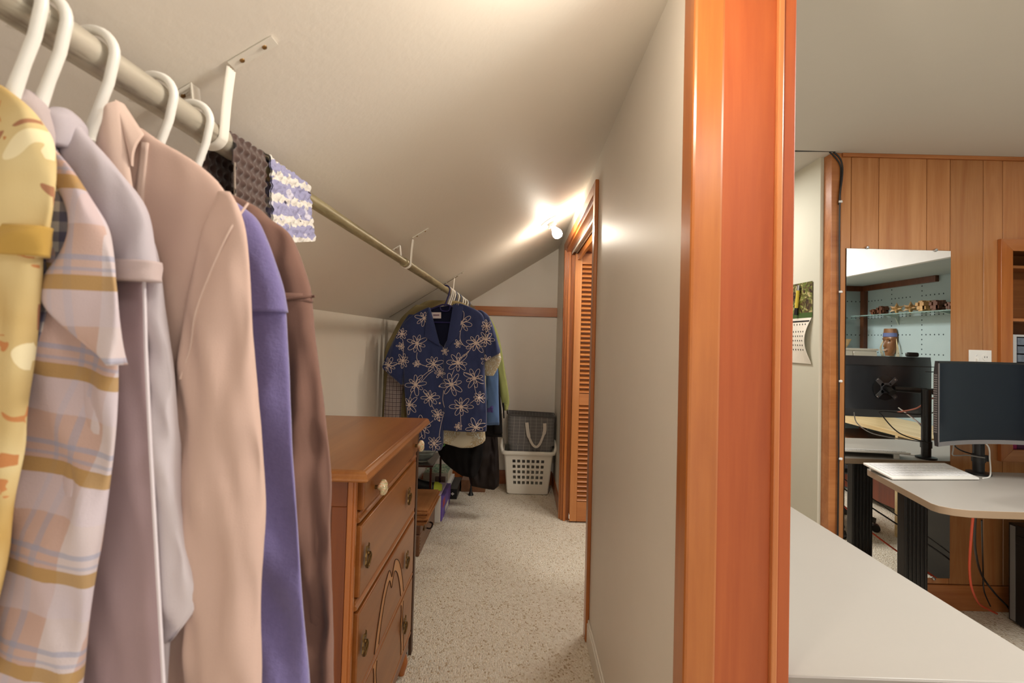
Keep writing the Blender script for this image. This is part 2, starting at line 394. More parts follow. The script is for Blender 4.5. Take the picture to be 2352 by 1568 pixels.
def leaf(y, x0, x1):
    ya, yb = y, y+.03
    z0, z1 = .012, 1.985
    st = .052
    build('stile', box(x0, x0+st, ya, yb, z0, z1), 'louver', dr, bevel=.003)
    build('stile', box(x1-st, x1, ya, yb, z0, z1), 'louver', dr, bevel=.003)
    for a, b in ((z0, .155), (.86, .945), (1.905, z1)):
        build('rail', box(x0+st, x1-st, ya+.001, yb-.001, a, b), 'slat', dr, bevel=.002)
    first = None
    for a, b, n in ((.155, .86, 21), (.945, 1.905, 28)):
        for i in range(n):
            zc = lerp(a, b, (i+.5)/n)
            if first is None:
                q = MB(); rm = Matrix.Translation((0, 0, 0)) @ Matrix.Rotation(R_(38), 4, 'X')
                q.box(-(x1-x0)/2+st, (x1-x0)/2-st, -.0185, .0185, -.0035, .0035, rm)
                first = build('slat', q, 'slat', dr, bevel=.0015, segs=1); o = first
            else: o = clone(first, dr)
            o.location = ((x0+x1)/2, (ya+yb)/2, zc)
leaf(3.548, .402, .762)
leaf(3.51, .404, .764) if False else None
build('hinge', box(.398, .403, 3.548, 3.58, .03, .06), 'whitem', dr)
# second leaf folded behind the first
q = MB(); q.box(.402, .762, 3.583, 3.60, .012, 1.985)
build('rear_leaf', q, 'louver', dr, bevel=.003)

# ============================================================ LIGHT FIXTURES
def fixture(name, label, x, y, size, watt, colr):  # housing and lamp of an added light, out of view
    t = thing(name, label, 'ceiling light', (x, y, ZC))
    h = size/2
    build('frame', MB().box(x-h-.03, x+h+.03, y-h-.03, y+h+.03, ZC-.018, ZC), 'whitem', t, bevel=.004)
    ld = bpy.data.lights.new('lamp', 'AREA'); ld.shape = 'SQUARE'; ld.size = size; ld.energy = watt; ld.color = colr
    lo = bpy.data.objects.new('lamp', ld); COL.objects.link(lo); lo.parent = t; lo.location = (0, 0, -.022)
fixture('added_ceiling_light', 'added unseen fill light, a white square above the middle of the office', 1.75, .75, .55, ROOM_W, (1, .97, .93))  # no fitting in view; added to brighten the office and bulkhead
fixture('added_ceiling_light', 'added unseen fill light, a white square by the closet entrance behind the camera', .95, -.75, .5, DOOR_W, (1, .93, .84))  # added out of view so the near clothes get front light
fixture('added_ceiling_light', 'added unseen fill light, a white square in the hall beyond the louvred closet door', 1.0, 3.0, .4, 15, (1, .97, .93))  # added out of view to spill light through the louvred doorway
# bare bulbs on the sloped ceiling: one in view, plus an unseen copy added as fill by the entrance
nrm = Vector((SL, 0, -1)).normalized()
rot = nrm.to_track_quat('Z', 'Y').to_matrix().to_4x4()
def bare_bulb(label, bx, by, strength):
    bz = slope_z(bx)
    bl = thing('bare_bulb_light', label, 'light bulb', (bx, by, bz))
    build('socket', MB().lathe([(.0, -.002), (.056, -.002), (.057, .006), (.045, .012), (.024, .018), (.023, .03), (.027, .033), (.026, .042), (.0, .042)], (bx, by, bz), 28, rot), 'white', bl)
    t = NT('glowing_bulb'); t.col((1, .95, .85)); t.b.inputs['Emission Color'].default_value = (1, .90, .75, 1); t.b.inputs['Emission Strength'].default_value = strength
    build('bulb', MB().lathe([(.0, .040), (.013, .042), (.014, .055), (.022, .07), (.0295, .086), (.031, .098), (.027, .112), (.015, .123), (0, .126)], (bx, by, bz), 24, rot), t.m, bl)
bare_bulb('bare glowing light bulb in a white porcelain socket near the louvred closet door', .165, 2.93, BULB_E)
bare_bulb('added unseen fill bulb on the slope above the closet entrance', .11, .60, BULB_FILL)  # added as fill for the near wall, slope and jamb

# ============================================================ CLOSET ROD, BRACKETS
RXX, RZ = -.43, 1.608
rod = thing('closet_rod', 'long grey galvanised pipe closet rod hung under the sloped ceiling', 'closet rod', (RXX, .2, RZ))
build('near_pipe', MB().tube([(RXX, .12, RZ), (RXX, .7, RZ)], .0172, 24), 'pipe', rod)
build('middle_pipe', MB().tube([(RXX, .66, RZ), (RXX, 1.78, RZ)], .0132, 20), 'pipe2', rod)
build('far_pipe', MB().tube([(RXX, 1.74, RZ), (RXX, 4.44, RZ)], .0165, 20), 'pipe2', rod)
def bracket(y, label, r):
    t = thing('rod_bracket', label, 'bracket', (RXX, y, slope_z(RXX)), 'strap brackets holding the closet rod')
    def strip(path):
        # ribbed strap 18 mm wide along the rod, following an x-z path
        q = MB(); rings = []
        path = smoothpath([Vector((p[0], 0, p[1])) for p in path], 5); n = 9; wd = .009
        for i, p in enumerate(path):
            d = (path[min(i+1, len(path)-1)]-path[max(i-1, 0)]).normalized(); nn = Vector((-d.z, 0, d.x))
            ring = []
            for k in range(n): ring.append(p+Vector((0, y+lerp(-wd, wd, k/(n-1)), 0))+nn*(.0022 if k % 2 else .0003))
            for k in range(n): ring.append(p+Vector((0, y+lerp(wd, -wd, k/(n-1)), 0))-nn*.0012)
            rings.append(ring)
        return q.loft(rings)
    rr = r+.0016
    xa, xb = RXX+rr, RXX-rr
    U = [(xa+.006, slope_z(xa)-.004), (xa+.002, RZ+.045), (xa, RZ)]+[(RXX+rr*math.cos(R_(a)), RZ+rr*math.sin(R_(a))) for a in (-30, -60, -90, -120, -150)]+[(xb, RZ), (xb-.002, RZ+.035), (xb-.006, slope_z(xb)-.004)]
    build('strap', strip(U), 'whitem', t, ang=60)
    build('foot', strip([(xa+.006+k*.058, slope_z(xa+.006+k*.058)-.0025) for k in (0, .33, .66, 1)]), 'whitem', t, ang=60)
    build('foot', strip([(xb-.006-k*.03, slope_z(xb-.006-k*.03)-.0025) for k in (0, .5, 1)]), 'whitem', t, ang=60)
    for x in (xa+.02, xa+.05, xb-.022):
        build('screw', MB().lathe([(0, .0005), (.0035, .0005), (.003, .0025), (0, .003)], (x, y, slope_z(x)-.003), 10, rot), 'screw', t)
bracket(.645, 'white ribbed strap bracket on the rod beside the brown blanket', .0172)
bracket(1.775, 'white strap bracket halfway along the bare middle of the rod', .0165)
bracket(2.92, 'white strap bracket just behind the hook of the dark blue hanger', .0165)

# ============================================================ HANGERS
def hanger_mesh(hw=.2):
    hook = MB(); r = .0245
    p = spin((0, 0, 0), r, 195, -15, 16)+[Vector((.020, 0, -.028)), Vector((.012, 0, -.052)), Vector((.004, 0, -.078)), Vector((0, 0, -.092))]
    hook.tube(p, [.004]*3+[.0047]*(len(p)-5)+[.0055, .0065], 10)
    sh = MB()
    zt = -.092-.38*hw; nk = min(.03, hw*.5)
    pth = smoothpath([(-hw, 0, zt), (-hw*.7, 0, -.092-.25*hw), (-nk, 0, -.092), (0, 0, -.088), (nk, 0, -.092), (hw*.7, 0, -.092-.25*hw), (hw, 0, zt)], 4)
    sh.tube(pth, .0048, 8)
    bar = MB(); bar.tube(smoothpath([(-hw, 0, zt), (-hw*.9, 0, zt-.017), (-hw*.6, 0, zt-.02), (hw*.6, 0, zt-.02), (hw*.9, 0, zt-.017), (hw, 0, zt)], 4), .0042, 8)
    ring = MB(); ring.tube(smoothpath([(-nk, 0, -.094), (-nk*.75, 0, -.094-nk*.8), (0, 0, -.094-nk), (nk*.75, 0, -.094-nk*.8), (nk, 0, -.094)], 4), .0035, 8)
    return hook, sh, bar, ring
_hm = {}
def hanger(d, label, matname, group, hw=.2, rz=0):
    t = thing('coat_hanger', label, 'hanger', (RXX, d, RZ), group); t.rotation_euler = (0, 0, R_(rz))
    key = (hw, matname)
    if key not in _hm:
        ROOTS[t] = Vector()
        _hm[key] = [build(n, q, matname, t) for n, q in zip(('hook', 'shoulder_bar', 'cross_bar', 'neck_loop'), hanger_mesh(hw))]
    else:
        for s_ in _hm[key]: clone(s_, t)
    return t
M_['navyplastic'] = plain('navy_hanger_plastic', (38, 34, 92), .35, .5)
M_['greyblue'] = plain('slate_hanger_plastic', (92, 96, 118), .4, .5)
NG = 'white tubular hangers at the near end of the rod'
hanger(.389, 'white tubular hanger nearest the camera, its hook cut by the left photo edge', 'white', NG, .025)
hanger(.411, 'white tubular hanger second from the left edge, holding the plaid shirt', 'white', NG, .012)
hanger(.461, 'white tubular hanger inside the pale pink shirt collar', 'white', NG, .03)
hanger(.542, 'white tubular hanger above the pink shirt shoulder, holding the purple sweatshirt', 'white', NG, .04)
hanger(.607, 'white tubular hanger next to the near strap bracket, holding the brown shirt', 'white', NG, .045)

# ============================================================ NEAR CLOTHES
def interp(rows, z):
    if z >= rows[0][0]: return rows[0][1], rows[0][2]
    for a, b in zip(rows, rows[1:]):
        if z >= b[0]:
            t = (a[0]-z)/(a[0]-b[0]+1e-9); return lerp(a[1], b[1], t), lerp(a[2], b[2], t)
    return rows[-1][1], rows[-1][2]
def prows(lst, d):
    out = []
    for py, l, r in lst:
        a, b = at(l, py, y=d), at(r, py, y=d); out.append(((a.z+b.z)/2, a.x, b.x))
    return out
class Drape:
    """a hanging cloth tube: rows (z, x left, x right), centre depth d, half thickness th, folds that deepen towards the hem"""
    def __init__(s, rows, d, th, seed=0, amp=.006, fx=26, fz=2.2, pw=.7, thtop=.35, lean=0):
        s.rows, s.d, s.th, s.seed, s.amp, s.fx, s.fz, s.pw, s.thtop, s.lean = rows, d, th, seed, amp, fx, fz, pw, thtop, lean
        s.z0, s.z1 = rows[0][0], rows[-1][0]
    def fold(s, x, z, side):
        v = (s.z0-z)/(s.z0-s.z1); k = min(1, v*2.5+.15)
        a = noise.noise(Vector((x*s.fx+s.seed*3.1+v*1.5, z*s.fz+s.seed, side*7)))
        b = noise.noise(Vector((x*s.fx*2.3+z*9, z*s.fz*4+s.seed*2, side*3+5)))
        c = noise.noise(Vector((x*14-z*14, z*16, s.seed+side)))
        e = noise.noise(Vector((x*17+z*7, z*4.5-x*6, s.seed*1.7+side*4)))
        return s.amp*k*(a*2.6+b*.9+1.5*(.22-abs(e)))+s.amp*.9*c
    def thick(s, z):
        v = (s.z0-z)/(s.z0-s.z1); return s.th*lerp(s.thtop, 1, min(1, v*3.5))
    def pt(s, a, z, off=0):
        xl, xr = interp(s.rows, z); xc, hw = (xl+xr)/2, (xr-xl)/2; c, sn = math.cos(a), math.sin(a)
        x = xc+hw*(abs(c)**.85)*(1 if c > 0 else -1); side = 1 if sn >= 0 else 0
        ss = abs(sn)**s.pw; th = s.thick(z)
        f = s.fold(x, z, side)*min(1, abs(sn)*1.6)
        y = s.d+s.lean*(s.z0-z)-(th*ss+f+off)*(1 if sn >= 0 else -1)
        return Vector((x, y, z))
    def front_y(s, x, z, off=0):
        xl, xr = interp(s.rows, z); xc, hw = (xl+xr)/2, (xr-xl)/2; c = max(-1, min(1, (x-xc)/max(hw, 1e-5)))
        c = abs(c)**(1/.85); sn = math.sqrt(max(0, 1-c*c))
        return s.d+s.lean*(s.z0-z)-(s.thick(z)*sn**s.pw+s.fold(x, z, 1)*min(1, sn*1.6)+off)
    def inside(s, x, z, m=0):
        if z > s.z0 or z < s.z1: return False
        xl, xr = interp(s.rows, z); return xl+m < x < xr-m
    def mesh(s, nu=56, nv=70, hem=None, sk=0):
        mb = MB(); rings = []; uv = []
        zs = [lerp(s.z0, s.z1, (j/nv)) for j in range(nv+1)]
        for z in zs:
            xl, xr = interp(s.rows, z)
            for i in range(nu):
                a = 2*math.pi*i/nu; p = s.pt(a, z)
                if hem: p.z += hem(p.x)*max(0, (s.z0-z)/(s.z0-s.z1)-.75)*4
                rings.append(p); uv.append((p.x-sk*(p.z-1.3)+(0 if i < nu/2 else .013), p.z+sk*1.2*p.x))
        R = [rings[k*nu:(k+1)*nu] for k in range(nv+1)]
        return mb.loft(R, True, True, True, uv)
def garment(name, label, cat, d, group='shirts at the near end of the rod', x=RXX):
    return thing(name, label, cat, (x, d, RZ-.09), group)
def relax(rows):
    # resample a coarse outline smoothly
    pts = smoothpath([Vector(r) for r in rows], 5); return [tuple(p) for p in pts]
def dr_(lst, d, th, **k): return Drape(relax(prows(lst, d)), d, th, **k)
def flap(poly4, n=8, bulge=.004, thick=(0, .003, 0)):
    a, b, c, e = [Vector(p) for p in poly4]
    def fn(u, v):
        p = (a*(1-u)+b*u)*(1-v)+(e*(1-u)+c*u)*v; p.y -= bulge*math.sin(math.pi*u)*math.sin(math.pi*v)*2; return p
    return MB().slab(fn, n, n, thick)

# --- yellow floral shirt
def yellow_mat():
    t = NT('yellow_tropical_print'); uv = t.n('ShaderNodeTexCoord').outputs['UV']
    base = t.ramp(t.noise(uv, 7, 3), (.35, lin((188, 152, 86))), (.6, lin((222, 202, 152))))
    n2 = t.noise(uv, 16, 2, .5, 1.5); b = t.mix(t.math('GREATER_THAN', n2, .60), base, lin((172, 122, 92)))
    n3 = t.noise(uv, 23, 2, .5, 2.2); c = t.mix(t.math('GREATER_THAN', n3, .64), b, lin((198, 134, 84)))
    n4 = t.noise(uv, 12, 2, .5, .8); c = t.mix(t.math('GREATER_THAN', n4, .66), c, lin((240, 226, 186)))
    t.col(c); t.bump(t.noise(t.coords(), 800, 2), .2, .0006); return t.pbr(.85, .25)
M_['yellow'] = yellow_mat()
M_['pinkgold'] = plain('pink_gold_plaid_shoulder', (226, 188, 150), .9, .2, var=.2, nscale=25)
g = garment('tropical_shirt', 'yellow tropical print short-sleeved shirt nearest the camera at the left edge', 'shirt', .385)
D1 = dr_([(150, -330, -60), (190, -340, -12), (230, -350, 12), (300, -370, 40), (420, -380, 70), (560, -380, 92), (690, -380, 84), (850, -380, 68), (1000, -380, 50), (1150, -380, 25), (1290, -380, 2), (1568, -380, -60)], .385, .012, seed=1, amp=.005)
build('body', D1.mesh(), 'yellow', g, ang=180)
D2 = dr_([(196, -40, 5), (240, -40, 62), (290, -40, 103), (330, -40, 122), (400, -40, 126), (480, -40, 118), (560, -50, 106), (588, -50, 103)], .379, .009, seed=2, amp=.003)
build('sleeve', D2.mesh(40, 40), 'yellow', g, ang=180)
D2b = dr_([(520, -52, 113), (588, -52, 107)], .379, .0112, seed=2, amp=.002, thtop=1)
build('cuff', D2b.mesh(40, 10), cloth('yellow_cuff', (205, 165, 84)), g, ang=180)
# --- gingham
M_['gingham'] = striped('navy_gingham', (228, 222, 214), [(.017, 0, .0085, (52, 54, 100), .62)], [(.017, 0, .0085, (52, 54, 100), .62)])
g = garment('gingham_shirt', 'navy and white gingham shirt peeking out between yellow and plaid shirts', 'shirt', .400)
D = dr_([(330, -200, 60), (420, -220, 138), (470, -220, 158), (520, -220, 168), (560, -220, 160), (600, -220, 140), (660, -220, 118), (900, -220, 60), (1300, -220, -20)], .400, .006, seed=3, amp=.003)
build('body', D.mesh(), 'gingham', g, ang=180)
# --- plaid flannel
M_['plaid'] = striped('pink_gold_plaid', (216, 190, 180),
    [(.16, .03, .03, (206, 196, 200), .8), (.16, .055, .006, (160, 160, 180), .55), (.16, .068, .004, (160, 160, 180), .5), (.16, .12, .016, (172, 140, 92), .7)],
    [(.085, .02, .03, (202, 190, 200), .6), (.085, .05, .0045, (150, 156, 182), .6), (.085, .059, .003, (150, 156, 182), .5), (.085, .075, .0125, (172, 136, 76), .85)], tint=(6, (192, 156, 146), False))
g = garment('plaid_shirt', 'pink, gold and lavender plaid short-sleeved shirt right of the yellow one', 'shirt', .412)
D = dr_([(215, 20, 95), (300, -60, 108), (400, -120, 165), (500, -150, 228), (640, -160, 262), (760, -160, 268), (850, -160, 270), (960, -160, 267), (1080, -160, 254), (1200, -160, 239), (1300, -160, 221), (1450, -160, 200), (1568, -160, 178), (1800, -160, 150)], .416, .009, seed=4, thtop=.6, amp=.007, fx=20, fz=3)
build('body', D.mesh(64, 90, sk=.2), 'plaid', g, ang=180)
Dp = dr_([(330, 85, 115), (380, 100, 158), (420, 125, 185), (470, 155, 213), (520, 166, 240), (560, 160, 250), (600, 134, 258), (640, 100, 263), (665, 84, 267), (740, 140, 273), (800, 205, 277), (838, 262, 279)], .399, .007, seed=5, amp=.0025)
build('sleeve', Dp.mesh(44, 44), 'plaid', g, ang=180)
build('collar', dr_([(208, 48, 70), (240, 40, 98), (290, 38, 112), (340, 50, 118)], .404, .012, seed=6, amp=.002).mesh(28, 16), cloth('lavender_collar', (206, 190, 190)), g, ang=180)
# --- lavender shirt
M_['lav'] = cloth('pale_lavender_cotton', (206, 196, 204)); M_['lav_shade'] = cloth('shaded_mauve_cotton', (180, 154, 158)); M_['offwhite'] = cloth('white_cotton', (238, 228, 234))
g = garment('lavender_shirt', 'pale lavender shirt with a short cuffed sleeve between plaid and white shirts', 'shirt', .432)
D = dr_([(300, 110, 175), (360, 120, 225), (440, 120, 285), (520, 120, 325), (600, 130, 332), (700, 130, 334), (800, 130, 336), (1034, 130, 345), (1300, 130, 360), (1568, 130, 376), (1800, 130, 385)], .441, .006, seed=7, amp=.004, fx=24)
build('body', D.mesh(60, 80), 'lav_shade', g, ang=180)  # shade on the shirt body is put into its mauve colour
D = dr_([(262, 118, 165), (310, 125, 200), (380, 150, 262), (440, 190, 308), (500, 222, 338), (560, 250, 352), (610, 258, 360), (645, 262, 362)], .428, .010, seed=8, amp=.003)
build('sleeve', D.mesh(44, 44), 'lav', g, ang=180)
build('cuff', dr_([(600, 257, 364), (646, 262, 365)], .428, .0125, seed=8, amp=.001, thtop=1).mesh(44, 8), cloth('pink_grey_cuff', (208, 188, 186)), g, ang=180)
build('collar', dr_([(252, 122, 160), (270, 108, 176), (300, 106, 181), (330, 118, 178), (345, 130, 172)], .426, .017, seed=9, amp=.001).mesh(30, 16), 'lav', g, ang=180)
# --- white shirt
g = garment('white_shirt', 'white long-sleeved shirt with a ballooning sleeve left of the pink shirt', 'shirt', .446)
D = dr_([(380, 130, 200), (470, 150, 300), (560, 170, 350), (640, 180, 372), (800, 200, 388), (950, 210, 402), (1100, 220, 402), (1200, 225, 408), (1568, 230, 385), (1800, 230, 380)], .459, .004, seed=10, amp=.002)
build('body', D.mesh(60, 70), 'offwhite', g, ang=180)
D = dr_([(520, 300, 340), (600, 312, 366), (700, 322, 378), (800, 328, 392), (900, 330, 404), (1000, 332, 409), (1100, 338, 409), (1180, 342, 416), (1260, 345, 434), (1330, 350, 450), (1368, 352, 456), (1400, 355, 447), (1440, 360, 418), (1480, 366, 384)], .452, .009, seed=11, amp=.005, fz=8)
build('sleeve', D.mesh(48, 70), 'offwhite', g, ang=180)
build('front_hem', MB().tube([at(331, 640, y=.430), at(335, 800, y=.428), at(346, 1034, y=.427), at(361, 1300, y=.427), at(376, 1568, y=.428)], .0016, 6), 'offwhite', g)
# --- pink shirt
M_['pink'] = cloth('pale_pink_oxford', (222, 190, 176), var=.05); M_['pink2'] = cloth('pale_pink_collar', (228, 200, 186), var=.05)
g = garment('pink_shirt', 'pale pink long-sleeved shirt with a pointed collar in front of the purple sweatshirt', 'shirt', .468)
D = dr_([(295, 215, 328), (325, 190, 372), (350, 150, 420), (375, 120, 458), (410, 100, 498), (450, 90, 525), (490, 80, 548), (540, 80, 556), (640, 80, 540), (760, 80, 500), (900, 80, 460), (1034, 80, 440), (1200, 80, 445), (1568, 80, 430), (1800, 80, 430)], .479, .014, seed=12, thtop=.55, amp=.005, fx=22)
build('body', D.mesh(72, 90), 'pink', g, ang=180)
Dk = dr_([(440, 500, 528), (475, 488, 548), (520, 470, 562), (580, 455, 570), (660, 440, 575), (780, 420, 580), (900, 408, 587), (1000, 408, 596), (1100, 412, 604), (1180, 418, 607), (1260, 424, 604), (1330, 430, 600), (1430, 432, 598), (1568, 425, 598), (1700, 430, 590)], .467, .013, seed=13, amp=.006, fx=24, fz=3)
build('sleeve', Dk.mesh(60, 90), 'pink', g, ang=180)
build('collar', MB().slab((lambda P: lambda u, v: Vector(((P[0]*(1-u)+P[1]*u)*(1-v)+(P[3]*(1-u)+P[2]*u)*v)) - Vector((0, .006*math.sin(math.pi*u), 0)))([at(238, 266, y=.452), at(270, 231, y=.452), at(302, 445, y=.450), at(214, 345, y=.450)]), 10, 12, (0, .003, 0)), 'pink2', g, ang=60)
build('collar', MB().slab((lambda P: lambda u, v: Vector(((P[0]*(1-u)+P[1]*u)*(1-v)+(P[3]*(1-u)+P[2]*u)*v)) - Vector((0, .004*math.sin(math.pi*u), 0)))([at(266, 232, y=.453), at(280, 236, y=.461), at(326, 306, y=.459), at(301, 380, y=.452)]), 8, 8, (0, .003, 0)), 'pink2', g, ang=60)
build('placket', MB().slab(lambda u, v: Vector((lerp(at(306, 330, y=.46).x, at(322, 330, y=.46).x, u)+.012*v*.3, D.front_y(lerp(at(306, 330, y=.46).x, at(322, 330, y=.46).x, u), lerp(at(306, 330, y=.46).z, at(306, 1500, y=.46).z, v), .0015), lerp(at(306, 318, y=.46).z, at(306, 1500, y=.46).z, v))), 3, 60, (0, .002, 0)), 'pink2', g, ang=180)
# armhole seam
pp = []
for px, py in [(540, 452), (525, 520), (500, 575), (478, 640), (455, 720), (435, 800), (415, 870)]:
    w_ = at(px, py, y=.456); pp.append((w_.x, min(D.front_y(w_.x, w_.z, .001), Dk.front_y(w_.x, w_.z, .0005) if Dk.inside(w_.x, w_.z) else 9), w_.z))
build('armhole_seam', MB().tube(smoothpath(pp, 5), .0012, 6), 'pink2', g)
# --- purple sweatshirt
M_['purple'] = cloth('periwinkle_fleece', (122, 112, 164), fuzz=.35, sheen=.4)
g = garment('purple_sweatshirt', 'periwinkle purple fleece sweatshirt between the pink and brown shirts', 'sweatshirt', .545)
D = dr_([(400, 330, 440), (440, 300, 510), (475, 280, 562), (500, 270, 590), (545, 260, 612), (600, 260, 632), (650, 260, 648), (690, 260, 656), (712, 260, 660)], .545, .017, seed=14, amp=.003)
build('yoke', D.mesh(60, 40), 'purple', g, ang=180)
D = dr_([(655, 255, 646), (700, 255, 655), (850, 255, 664), (1034, 255, 671), (1200, 255, 682), (1400, 255, 696), (1568, 255, 711), (1760, 260, 715)], .546, .0155, seed=15, amp=.007, fx=14, thtop=.9)
build('body', D.mesh(64, 80), 'purple', g, ang=180)
# --- brown shirt
M_['brown'] = cloth('cocoa_brown_cotton', (134, 100, 88), var=.06)
g = garment('brown_shirt', 'cocoa brown long-sleeved shirt hanging in front of the dresser', 'shirt', .612)
D = dr_([(430, 430, 500), (470, 420, 585), (500, 420, 620), (520, 420, 650), (540, 420, 668), (570, 420, 682), (610, 420, 697), (650, 420, 710), (690, 420, 717)], .612, .02, seed=16, amp=.004)
build('yoke', D.mesh(60, 40), 'brown', g, ang=180)
D = dr_([(672, 430, 713), (720, 430, 719), (800, 430, 727), (930, 430, 744), (1050, 430, 757), (1120, 430, 761), (1200, 430, 757), (1300, 430, 760), (1400, 430, 762), (1568, 430, 765), (1760, 430, 770)], .613, .019, seed=17, amp=.011, fx=30, thtop=.85)
build('body', D.mesh(72, 90), 'brown', g, ang=180)
pp = []
for px in range(650, 718, 8): w_ = at(px, 692-(px-650)*.22, y=.6); pp.append((w_.x, D.front_y(w_.x, min(w_.z, D.z0-.001), .002), w_.z))
build('sleeve_seam', MB().tube(pp, .0018, 6), cloth('brown_topstitch', (112, 80, 68)), g)

# ============================================================ BLANKETS OVER THE ROD
def drape_path(t, drop_r, drop_l, r=.0185):
    """x,z along a blanket: t 0 = hem on the aisle side, 1 = hem on the wall side"""
    L = drop_r+math.pi*r+drop_l; s = t*L
    if s < drop_r: return RXX+r+.010*(1-s/drop_r)**1.5, RZ-(drop_r-s), Vector((1, 0, 0))
    s -= drop_r
    if s < math.pi*r: a = s/r; return RXX+r*math.cos(a), RZ+r*math.sin(a), Vector((math.cos(a), 0, math.sin(a)))
    s -= math.pi*r; return RXX-r-.012*(s/drop_l), RZ-s, Vector((-1, 0, 0))
def blanket(y0, y1, dr1, dr0, dl, bumpf, nu, nv, thick, r=.0185):
    mb = MB()
    def fn(u, v):
        x, z, n = drape_path(u, lerp(dr1, dr0, v), dl, r); y = lerp(y0, y1, v); L = u*(dr1+dl+.06)
        w = .003*noise.noise(Vector((y*14, z*9, 3)))
        return Vector((x, y+.006*noise.noise(Vector((z*12, 1, y*3))), z))+n*(bumpf(L, v*(y1-y0))+w)
    mb.grid(fn, nu, nv, 0, lambda u, v: (u*(dr1+dl+.06), v*(y1-y0)))
    mb.grid(lambda u, v: fn(u, v)-drape_path(u, lerp(dr1, dr0, v), dl, r)[2]*thick, nu, nv, 0, lambda u, v: (u*(dr1+dl+.06), v*(y1-y0)))
    return mb
def dots(L, w):
    p = .0165; i = round(L/p); k = round(w/p-(.5 if i % 2 else 0))+(.5 if i % 2 else 0)
    d2 = ((L-i*p)**2+(w-k*p)**2)/(.0046**2); return (.0052+.0022*noise.noise(Vector((i*3.3, k*5.1, 1))))*math.exp(-d2**2*1.1)
M_['minky'] = cloth('dark_brown_minky', (80, 56, 48), rough=.7, fuzz=.05, sheen=.5)
tb = thing('brown_blanket', 'dark brown blanket of raised soft dots folded over the rod', 'blanket', (RXX, .715, RZ))
build('cloth', blanket(.668, .755, .17, .165, .12, dots, 150, 60, .0015), 'minky', tb, ang=180)
e = []
for k in range(13):
    x, z, n = drape_path(k/30, .17, .12); e.append((x+.002*n.x, .6675, z))
build('edge_stitching', MB().tube(e, .0016, 6), plain('brown_stitch', (150, 136, 124), .8, var=.6, nscale=150), tb)
def puffs(L, w):
    v = noise.voronoi(Vector((L*88, w*88, .5)))[0]; return .0065*max(0, 1-v[0]*1.35)
def knit_mat():
    t = NT('blue_white_chunky_yarn'); uv = t.n('ShaderNodeTexCoord').outputs['UV']; sp = t.n('ShaderNodeSeparateXYZ'); t.l(uv, sp.inputs[0])
    wob = t.math('MULTIPLY', t.math('SUBTRACT', t.noise(uv, 60, 3), .5), .034)
    u = t.math('ADD', sp.outputs[0], wob); fr = t.math('FRACT', t.math('DIVIDE', t.math('ADD', u, .006), .036))
    c = t.mix(t.math('LESS_THAN', fr, .40), lin((156, 154, 186)), lin((220, 214, 206)))
    c = t.mix(t.math('GREATER_THAN', t.noise(uv, 26, 1), .62), c, lin((206, 202, 216)))
    c = t.mix(t.math('GREATER_THAN', t.noise(uv, 33, 2), .68), c, lin((84, 78, 96)))
    t.col(c); t.bump(t.noise(uv, 330, 3), .7, .003); return t.pbr(.95, .1)
M_['knit'] = knit_mat()
tb = thing('chunky_knit_blanket', 'lavender blue and white chunky knit blanket folded over the rod', 'blanket', (RXX, .84, RZ))
build('cloth', blanket(.766, .912, .125, .092, .11, puffs, 150, 110, .003, .021), 'knit', tb, ang=180)

